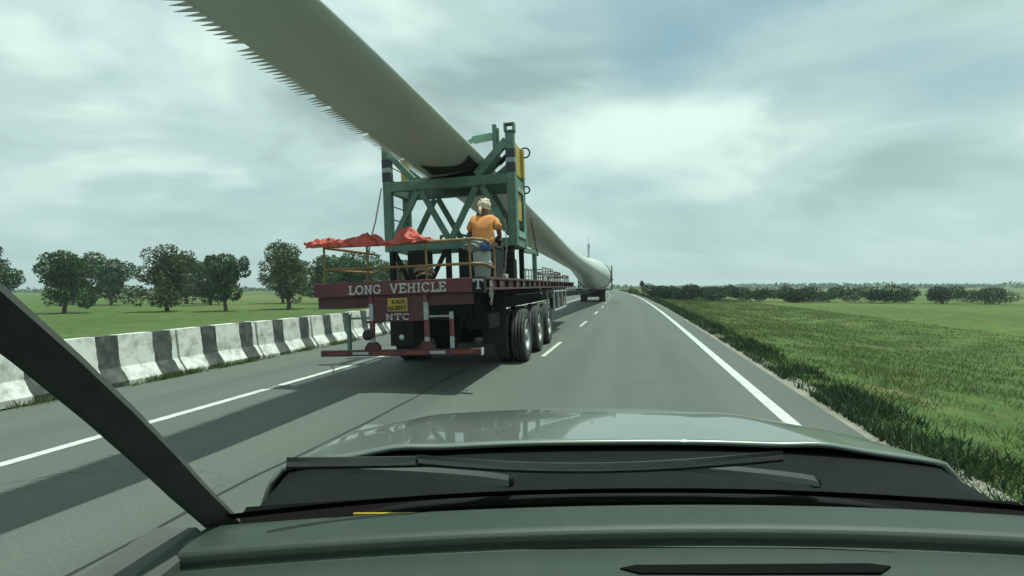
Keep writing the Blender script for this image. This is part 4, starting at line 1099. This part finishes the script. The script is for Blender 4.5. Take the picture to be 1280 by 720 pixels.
gz = lambda x, y: ground_z((Vector((x, y, 0)).dot(RR)) + K_ * max(0, Vector((x, y, 0)).dot(RD) - S0) ** 2)
bs = [(18.9, 69, 3.6, 2.1, 'dark green bush nearest the road bend on the grass verge'),
      (21.6, 70, 3.8, 2.3, 'dark green bush in the verge thicket, second from the road bend'),
      (24.6, 72, 4.2, 2.3, 'dark green bush in the verge thicket, third from the road bend'),
      (28.5, 74, 4.6, 2.5, 'dark green bush in the verge thicket, fourth from the road bend'),
      (32.6, 73, 4.4, 2.2, 'dark green bush in the verge thicket, fifth from the road bend'),
      (36.6, 70, 4.6, 2.5, 'dark green bush in the verge thicket, sixth from the road bend'),
      (41.5, 74, 5.0, 2.3, 'dark green bush in the verge thicket, seventh from the road bend'),
      (46.5, 72, 5.2, 2.8, 'dark green bush in the verge thicket, eighth from the road bend'),
      (52.5, 76, 5.4, 2.4, 'dark green bush in the verge thicket, ninth from the road bend'),
      (58.0, 73, 5.0, 2.7, 'dark green bush in the verge thicket, tenth from the road bend'),
      (65.0, 75, 5.4, 2.6, 'dark green bush in the verge thicket, farthest from the road bend')]
for i, (x, y, w_, h, lab) in enumerate(bs):
    bush(lab, (x, y, gz(x, y)), w_, h, 4200, 0.12, group='bushes on the grass verge', seed=20 + i)
bush('small pale green shrub beside the young tree near the road bend', (20.9, 93, gz(20.9, 93)), 1.5, 1.3, 700, 0.11, M_GRASS, seed=41, cat='shrub', name='shrub')
tree('young_tree', 'small slender young tree with tight dark crown near the road bend', (23.4, 98, gz(23.4, 98)), 2.3 - gz(23.4, 98), 0.55, 700, 0.13, M_LEAFDK, trunk=0.62, seed=50)
sg = thing('road_sign', 'small dark round sign on a thin pole beside the far bend', 'road sign', (18.9, 104, gz(18.9, 104)))
MB().tube([(0, 0, 0), (0, 0, 2.9 - gz(18.9, 104))], .05, 8).build('pole', M_STEEL, sg, True)
MB().lathe([(.001, -.02), (.42, -.02), (.42, .02), (.001, .02)], 24, Matrix.Rotation(R(90), 4, 'Z')).build('plate', M_DARK, sg, loc=(0, -.08, 2.6 - gz(18.9, 104)))
# grass on the verges, weeds along the edge of the shoulder
def blades(name, n, rfun, sfun, hfun, wd, m, lean=0.35):
    s = sfun(n); r = rfun(n); P_ = np.empty((n, 3))
    lat = np.where(s > S0, -K_ * (s - S0) ** 2, 0.0); ang = np.where(s > S0, -2 * K_ * (s - S0), 0.0)
    P_[:, 0] = RD.x * s + RR.x * lat + (RR.x - RD.x * ang) * r; P_[:, 1] = RD.y * s + RR.y * lat + (RR.y - RD.y * ang) * r
    P_[:, 2] = [ground_z(q) for q in r]
    h = hfun(n, s, r); an = rng.uniform(0, 2 * np.pi, n); dx, dy = np.cos(an), np.sin(an)
    w_ = wd * rng.uniform(.6, 1.4, n) * (1 + s / 40.0)
    lx, ly = rng.normal(0, lean, n) * h, rng.normal(0, lean, n) * h
    A = P_ + np.stack([dx * w_, dy * w_, np.zeros(n)], 1); B = P_ - np.stack([dx * w_, dy * w_, np.zeros(n)], 1); C_ = P_ + np.stack([lx, ly, h], 1)
    V = np.stack([A, B, C_], 1).reshape(-1, 3)
    return raw_mesh(name, V, np.arange(3 * n), 3, m)
tuft = lambda s, r: 0.5 + 0.5 * np.sin(1.7 * s + 2.1 * np.sin(r * 1.3)) * np.sin(1.1 * r + .6 * s)
def patchy(n, r0, r1, rp, s0, s1, sp, thr, sc=0.5, seed=0.0):
    """(s, r) of blades that grow in clumps, with bare soil between"""
    S_ = s0 + (s1 - s0) * rng.uniform(0, 1, n) ** sp; R_ = r0 + (r1 - r0) * rng.uniform(0, 1, n) ** rp
    dens = (np.sin(S_ * sc * 2.1 + seed + 1.7 * np.sin(R_ * sc * 1.7)) * np.sin(R_ * sc * 2.6 + 2.2 * np.sin(S_ * sc * .9 + seed)) + .7 * np.sin(S_ * sc * 5.3 + R_ * sc * 4.1 + seed) * np.sin(R_ * sc * 7.1 - S_ * sc * 3.3) + .5 * rng.normal(size=n)) * .5 + .5
    k = dens > thr
    return S_[k], R_[k], dens[k]
S_, R_, d_ = patchy(230000, 2.40, 16.0, 1.5, 1.0, 95, 1.8, .30)
o = blades('verge_grass', len(S_), lambda n: R_, lambda n: S_, lambda n, s, r: rng.uniform(.03, .10, n) * (.5 + 1.1 * d_.clip(0, 1.4)) * (.55 + .45 * np.clip((r - 2.4) / .8, 0, 1)) * (1 + 2.2 * (rng.uniform(0, 1, n) > .985)), 0.005, M_GRASS, .5)
tag(o, 'short patchy green grass covering the verge beside the road', 'grass', kind='stuff')
S_, R_, d_ = patchy(90000, 2.36, 3.25, 1.2, 1.0, 150, 1.5, .52, .8, 2.0)
o = blades('verge_weeds', len(S_), lambda n: R_, lambda n: S_, lambda n, s, r: rng.uniform(.04, .16, n) * (.3 + .9 * d_.clip(0, 1.4)) * (1 + s / 90), 0.009, M_WEED, .5)
tag(o, 'dark low weeds along the edge of the shoulder', 'weeds', kind='stuff')
S_, R_, d_ = patchy(50000, -7.72, -7.5, 1.0, 0, 60, 1.2, .62, 1.1, 4.0)
o = blades('barrier_weeds', len(S_), lambda n: R_, lambda n: S_, lambda n, s, r: rng.uniform(.03, .16, n), 0.007, M_GRASS, .5)
tag(o, 'thin weeds sprouting along the foot of the concrete barrier', 'weeds', kind='stuff')
o = blades('far_side_grass', 40000, lambda n: -8.5 - 9 * rng.uniform(0, 1, n) ** 1.4, lambda n: -2 + 70 * rng.uniform(0, 1, n) ** 1.4, lambda n, s, r: rng.uniform(.12, .4, n) * (0.5 + .9 * tuft(s, r)), 0.011, M_GRASS)
tag(o, 'rough dry grass growing behind the concrete barrier', 'grass', kind='stuff')
# far belt of scrub along the horizon
n = 15000
px = rng.uniform(-900, 900, n); py = 420 + 160 * rng.uniform(0, 1, n) + 60 * np.sin(px / 130.0)
hh = (3.2 + 1.2 * np.sin(px / 37.0) + 0.9 * np.sin(px / 13.0 + 1) + 0.5 * np.sin(px / 5.1)) * rng.uniform(0.0, 1.0, n)
V, F_ = leaf_cloud(np.stack([px, py, -2.6 + hh], 1), rng.uniform(.9, 2.0, n), 0.7, 1.0)
o = raw_mesh('far_scrub', V, F_, 4, M_LEAF); tag(o, 'low dark belt of scrub along the horizon', 'scrub', kind='stuff')

ms = thing('lattice_mast', 'thin grey communication mast rising behind the thick end of the blade', 'mast', (42.3, 300, -3))
mm_ = MB(); HM = 27.5
for k in range(3):
    an = 2 * math.pi * k / 3 + .3
    mm_.tube([(1.0 * math.cos(an), 1.0 * math.sin(an), 0), (.32 * math.cos(an), .32 * math.sin(an), HM)], .12, 6)
mm_.build('mast_leg', M_MAST, ms)
lt = MB()
for j in range(22):
    z0, z1 = HM * j / 22, HM * (j + 1) / 22
    for k in range(3):
        a0, a1 = 2 * math.pi * k / 3 + .3, 2 * math.pi * (k + 1) / 3 + .3
        q0, q1 = 1.0 - .68 * z0 / HM, 1.0 - .68 * z1 / HM
        lt.bar((q0 * math.cos(a0), q0 * math.sin(a0), z0), (q1 * math.cos(a1), q1 * math.sin(a1), z1), .09, .09, bev=0)
lt.build('lattice', M_MAST, ms)
MB().tube([(0, 0, HM - 1), (0, 0, HM + 4.0)], .10, 6).build('antenna', M_MAST, ms)
for k in range(3):
    an = 2 * math.pi * k / 3
    MB().box(-.16, .16, -.1, .1, -1.1, 1.1).build('panel_antenna', M_MAST, ms, loc=(.55 * math.cos(an), .55 * math.sin(an), HM - 1.6))

# ------------------------------------------------------------------ the car the picture is taken from
CX = 0.26                                             # car centre to the right of the camera
car = thing('car', 'car seen from inside with dashboard, wipers and reflective grey bonnet at the bottom', 'car', (CX, 0, 0))
def sheet(name, fn, nu, nv, m, parent=car, smooth='all', solid=0.0):
    b_ = MB()
    for i in range(nu):
        for j in range(nv): b_.v.append(fn(i / (nu - 1), j / (nv - 1)))
    for i in range(nu - 1):
        for j in range(nv - 1): b_.f.append((i * nv + j, (i + 1) * nv + j, (i + 1) * nv + j + 1, i * nv + j + 1))
    o = b_.build(name, m, parent, smooth)
    if solid:
        s = o.modifiers.new('solid', 'SOLIDIFY'); s.thickness = solid; s.offset = -1
    return o
HW = 0.92
def hood(u, v):
    x = -HW + 2 * HW * u; e = abs(x / HW)
    y0 = 1.475 - 0.085 * e ** 2.2                     # rear edge, curving back at the sides
    y1 = 2.42 - 0.26 * e ** 2.6
    y = y0 + (y1 - y0) * v
    z = 1.082 - 0.075 * v - 0.055 * v ** 4 - 0.05 * e ** 3 - 0.10 * max(0, v - .9) / .1
    z += 0.010 * math.exp(-((e - .62) / .09) ** 2) * (1 - v * .5) - 0.004
    if e > .93: z -= 0.12 * ((e - .93) / .07) ** 2
    return (x, y, z)
sheet('bonnet', hood, 61, 31, M_HOOD, solid=0.012)
# wings and nose below the bonnet so the car reads as solid from the side
MB().box(-HW - .02, HW + .02, 1.2, 2.36, .35, .915, bev=0.05).build('front_body', M_HOOD, car)
def cowl(u, v):
    x = -.84 + 1.68 * u; e = abs(x / .84)
    y = 1.22 - .085 * e ** 2.2 + 0.30 * v
    z = 1.016 + 0.040 * v - 0.03 * e ** 3
    return (x, y, z)
sheet('cowl_panel', cowl, 41, 9, M_COWL, solid=0.01)
WS_B, WS_T = (1.25, 1.03), (0.28, 1.735)
def ws(u, v):
    t = v; hw = 0.85 - 0.13 * t
    x = -hw + 2 * hw * u; e = abs(x / hw)
    y = WS_B[0] + (WS_T[0] - WS_B[0]) * t - (0.13 - .03 * t) * e ** 2.2
    z = WS_B[1] + (WS_T[1] - WS_B[1]) * t + .035 * math.sin(math.pi * t)
    return (x, y, z)
sheet('windscreen', ws, 33, 17, gl, solid=0.005)
def dash(u, v):
    prof = [(1.22, .985), (1.17, .985), (1.142, 1.005), (1.128, 1.034), (1.112, 1.043), (1.07, 1.050), (1.02, 1.0515), (1.004, 1.0505), (.995, 1.047), (.990, 1.041), (.988, 1.032), (.988, 1.022), (.987, 1.0165), (.980, 1.0165), (.93, 1.0165), (.86, 1.012), (.78, 1.000), (.72, .96), (.69, .88), (.68, .60)]
    f = v * (len(prof) - 1); k = min(int(f), len(prof) - 2); t = f - k
    y = prof[k][0] * (1 - t) + prof[k + 1][0] * t; z = prof[k][1] * (1 - t) + prof[k + 1][1] * t
    x = -.86 + 1.72 * u; e = abs(x / .86)
    return (x, y - .045 * e ** 2.2 + .01, z - 0.012 * e ** 2 + 0.003 * math.sin(3.0 * x + 1))
do = sheet('dashboard', dash, 61, 73, M_DASH)
# black gutter between dashboard and glass
def gut(u, v):
    x = -.845 + 1.69 * u; e = abs(x / .845)
    return (x, 1.135 + .125 * v - .07 * e ** 2.2, 1.008 - .012 * math.sin(math.pi * v) + .012 * v)
sheet('glass_gutter', gut, 31, 7, M_DASHDK)
def frit(u, v):
    p = ws(0.005 + .99 * u, .002 + .024 * v); return (p[0], p[1] - .008, p[2] - .006)
sheet('glass_black_band', frit, 41, 3, M_DASHDK)
MB().box(-.60, -.47, 1.150, 1.157, 1.012, 1.020).build('yellow_sticker', M_YELP, car)
# defroster slot and trim seam on the dashboard
sl = MB(); sl.prism([(-.03, .0), (0.0, -.016), (.16, -.020), (.40, -.020), (.43, .0), (.40, .010), (0, .010)], 0, .003, 'xy')
sl.build('vent_slot', M_DASHDK, do, loc=(-.05, .922, 1.0172))
MB().tube([(-.295, .9965, 1.0165), (-.1, .9965, 1.0185), (.3, .988, 1.0172), (.65, .958, 1.008)], .0022, 6).build('trim_seam', M_DASHDK, do)
# wipers resting along the foot of the glass
def ws_pt(x, t, off=.02):
    hw = .85 - .13 * t; p = Vector(ws((x + hw) / (2 * hw), t)); nrm = Vector((0, .58, .81)); return p + nrm * off
def wiper(keys, arm):
    w_ = bpy.data.objects.new('wiper', None); COL.objects.link(w_); w_.parent = car
    cf = np.polyfit([k[0] for k in keys], [k[1] for k in keys], min(3, len(keys) - 1)); at = lambda x: float(np.polyval(cf, x))
    xs_ = np.linspace(keys[0][0], keys[-1][0], 25)
    pts = [ws_pt(x, at(x), .014) for x in xs_]
    MB().tube(pts, .0075, 6).build('blade_rubber', M_BLACK, w_, True)
    m_ = MB(); pr = [pt + Vector((0, .003, .011)) for pt in pts]
    n_ = len(pr)
    for k, pt in enumerate(pr):
        wd = .008 * min(1, .35 + 3.2 * min(k, n_ - 1 - k) / n_)
        m_.v += [(pt.x, pt.y - wd, pt.z - .006), (pt.x, pt.y - wd * .4, pt.z + .004), (pt.x, pt.y + wd * .6, pt.z + .003), (pt.x, pt.y + wd, pt.z - .008)]
    for k in range(n_ - 1):
        for q in range(4): m_.f.append((k * 4 + q, k * 4 + (q + 1) % 4, (k + 1) * 4 + (q + 1) % 4, (k + 1) * 4 + q))
    m_.f += [(0, 1, 2, 3), tuple((n_ - 1) * 4 + q for q in range(4))]
    m_.build('blade_spine', M_WIPER, w_, True)
    m_ = MB(); ap = []
    for k in range(17):
        q = k / 16; x = arm[0][0] + (arm[1][0] - arm[0][0]) * q; t = arm[0][1] + (arm[1][1] - arm[0][1]) * (q ** .8)
        ap.append((ws_pt(x, t, .024), .020 - .010 * q))
    for pt, wd in ap: m_.v += [(pt.x, pt.y - wd, pt.z - .010), (pt.x, pt.y - wd * .7, pt.z + .001), (pt.x, pt.y + wd * .4, pt.z + .006), (pt.x, pt.y + wd, pt.z - .004)]
    for k in range(16):
        for q in range(4): m_.f.append((k * 4 + q, k * 4 + (q + 1) % 4, (k + 1) * 4 + (q + 1) % 4, (k + 1) * 4 + q))
    m_.f += [(0, 1, 2, 3), tuple(64 + q for q in range(4))]
    m_.build('wiper_arm', M_WIPER, w_, True)
    MB().lathe([(.001, .004), (.010, .003), (.012, -.004), (.012, -.015)], 16, Matrix.Translation(ap[0][0]) @ Matrix.Rotation(R(-90), 4, 'Y')).build('pivot', M_COWL, w_, True)
wiper([(-.69, .150), (-.56, .130), (-.42, .118)], ((-.27, .012), (-.60, .104)))
wiper([(-.455, .124), (-.33, .100), (-.23, .075), (-.10, .055), (.07, .080), (.30, .118)], ((.42, .012), (.05, .070)))
# pillars, roof, doors
def pillar(sgn):
    m_ = MB(); N_ = 9
    for k in range(N_):
        t = k / (N_ - 1)
        p = Vector(ws(0 if sgn < 0 else 1, t)); w_ = .055 - .012 * t
        for dx, dy in ((-.006, .008), (.012, -.002), (.034, -.036), (.028, -.050), (.006, -.032), (-.011, -.007)):
            m_.v.append((p.x + sgn * dx * (1 - .2 * t), p.y + dy + (0.0 if k else .05), p.z - (0.0 if k else .04)))
    for k in range(N_ - 1):
        for q in range(6): m_.f.append((k * 6 + q, k * 6 + (q + 1) % 6, (k + 1) * 6 + (q + 1) % 6, (k + 1) * 6 + q))
    m_.f += [tuple(range(6)), tuple((N_ - 1) * 6 + q for q in range(6))]
    m_.build('windscreen_pillar', M_TRIM, car, True)
    MB().box(sgn * .847, sgn * .97, -1.2, 1.06, .35, 1.042, bev=.02).build('door', M_TRIM, car)
pillar(-1); pillar(1)
for sgn in (-1, 1):                                   # side glass follows the lean of the pillar
    wv_ = [ws(0 if sgn < 0 else 1, t) for t in np.linspace(0, 1, 9)]
    o_ = MB(); n_ = len(wv_)
    for q in wv_: o_.v += [(q[0] + sgn * .012, q[1] - .055, q[2]), (q[0] + sgn * .012, -1.2, q[2])]
    for k in range(n_ - 1): o_.f.append((2 * k, 2 * k + 1, 2 * k + 3, 2 * k + 2))
    g_ = o_.build('side_window', gl, car); g_.modifiers.new('solid', 'SOLIDIFY').thickness = .004
def roof(u, v):
    x = -.80 + 1.6 * u; e = abs(x / .80); return (x, .30 - .08 * e ** 2.2 - 2.2 * v, 1.735 + .035 * math.sin(min(1, v * 3) * math.pi / 2) - .05 * e ** 3)
sheet('roof', roof, 21, 13, M_TRIM, solid=.03)
MB().box(-.8, .8, -1.95, -1.88, .4, 1.70, bev=.02).build('rear_wall', M_TRIM, car)
MB().box(-.84, .84, -1.9, .9, .33, .37).build('floor', M_TRIM, car)

# ------------------------------------------------------------------ thin daytime haze
hzm = bpy.data.materials.new('haze_air'); hzm.use_nodes = True
hzm.node_tree.nodes.clear()
_ho = hzm.node_tree.nodes.new('ShaderNodeOutputMaterial'); _hv = hzm.node_tree.nodes.new('ShaderNodeVolumePrincipled')
_hv.inputs['Color'].default_value = (0.84, 0.92, 0.95, 1); _hv.inputs['Density'].default_value = 0.0005; _hv.inputs['Anisotropy'].default_value = 0.2
hzm.node_tree.links.new(_hv.outputs[0], _ho.inputs['Volume'])
o = MB().box(-5600, 5600, -3200, 6500, -6, 40).build('haze', hzm); tag(o, 'thin pale haze in the air over the fields', 'haze', kind='stuff')
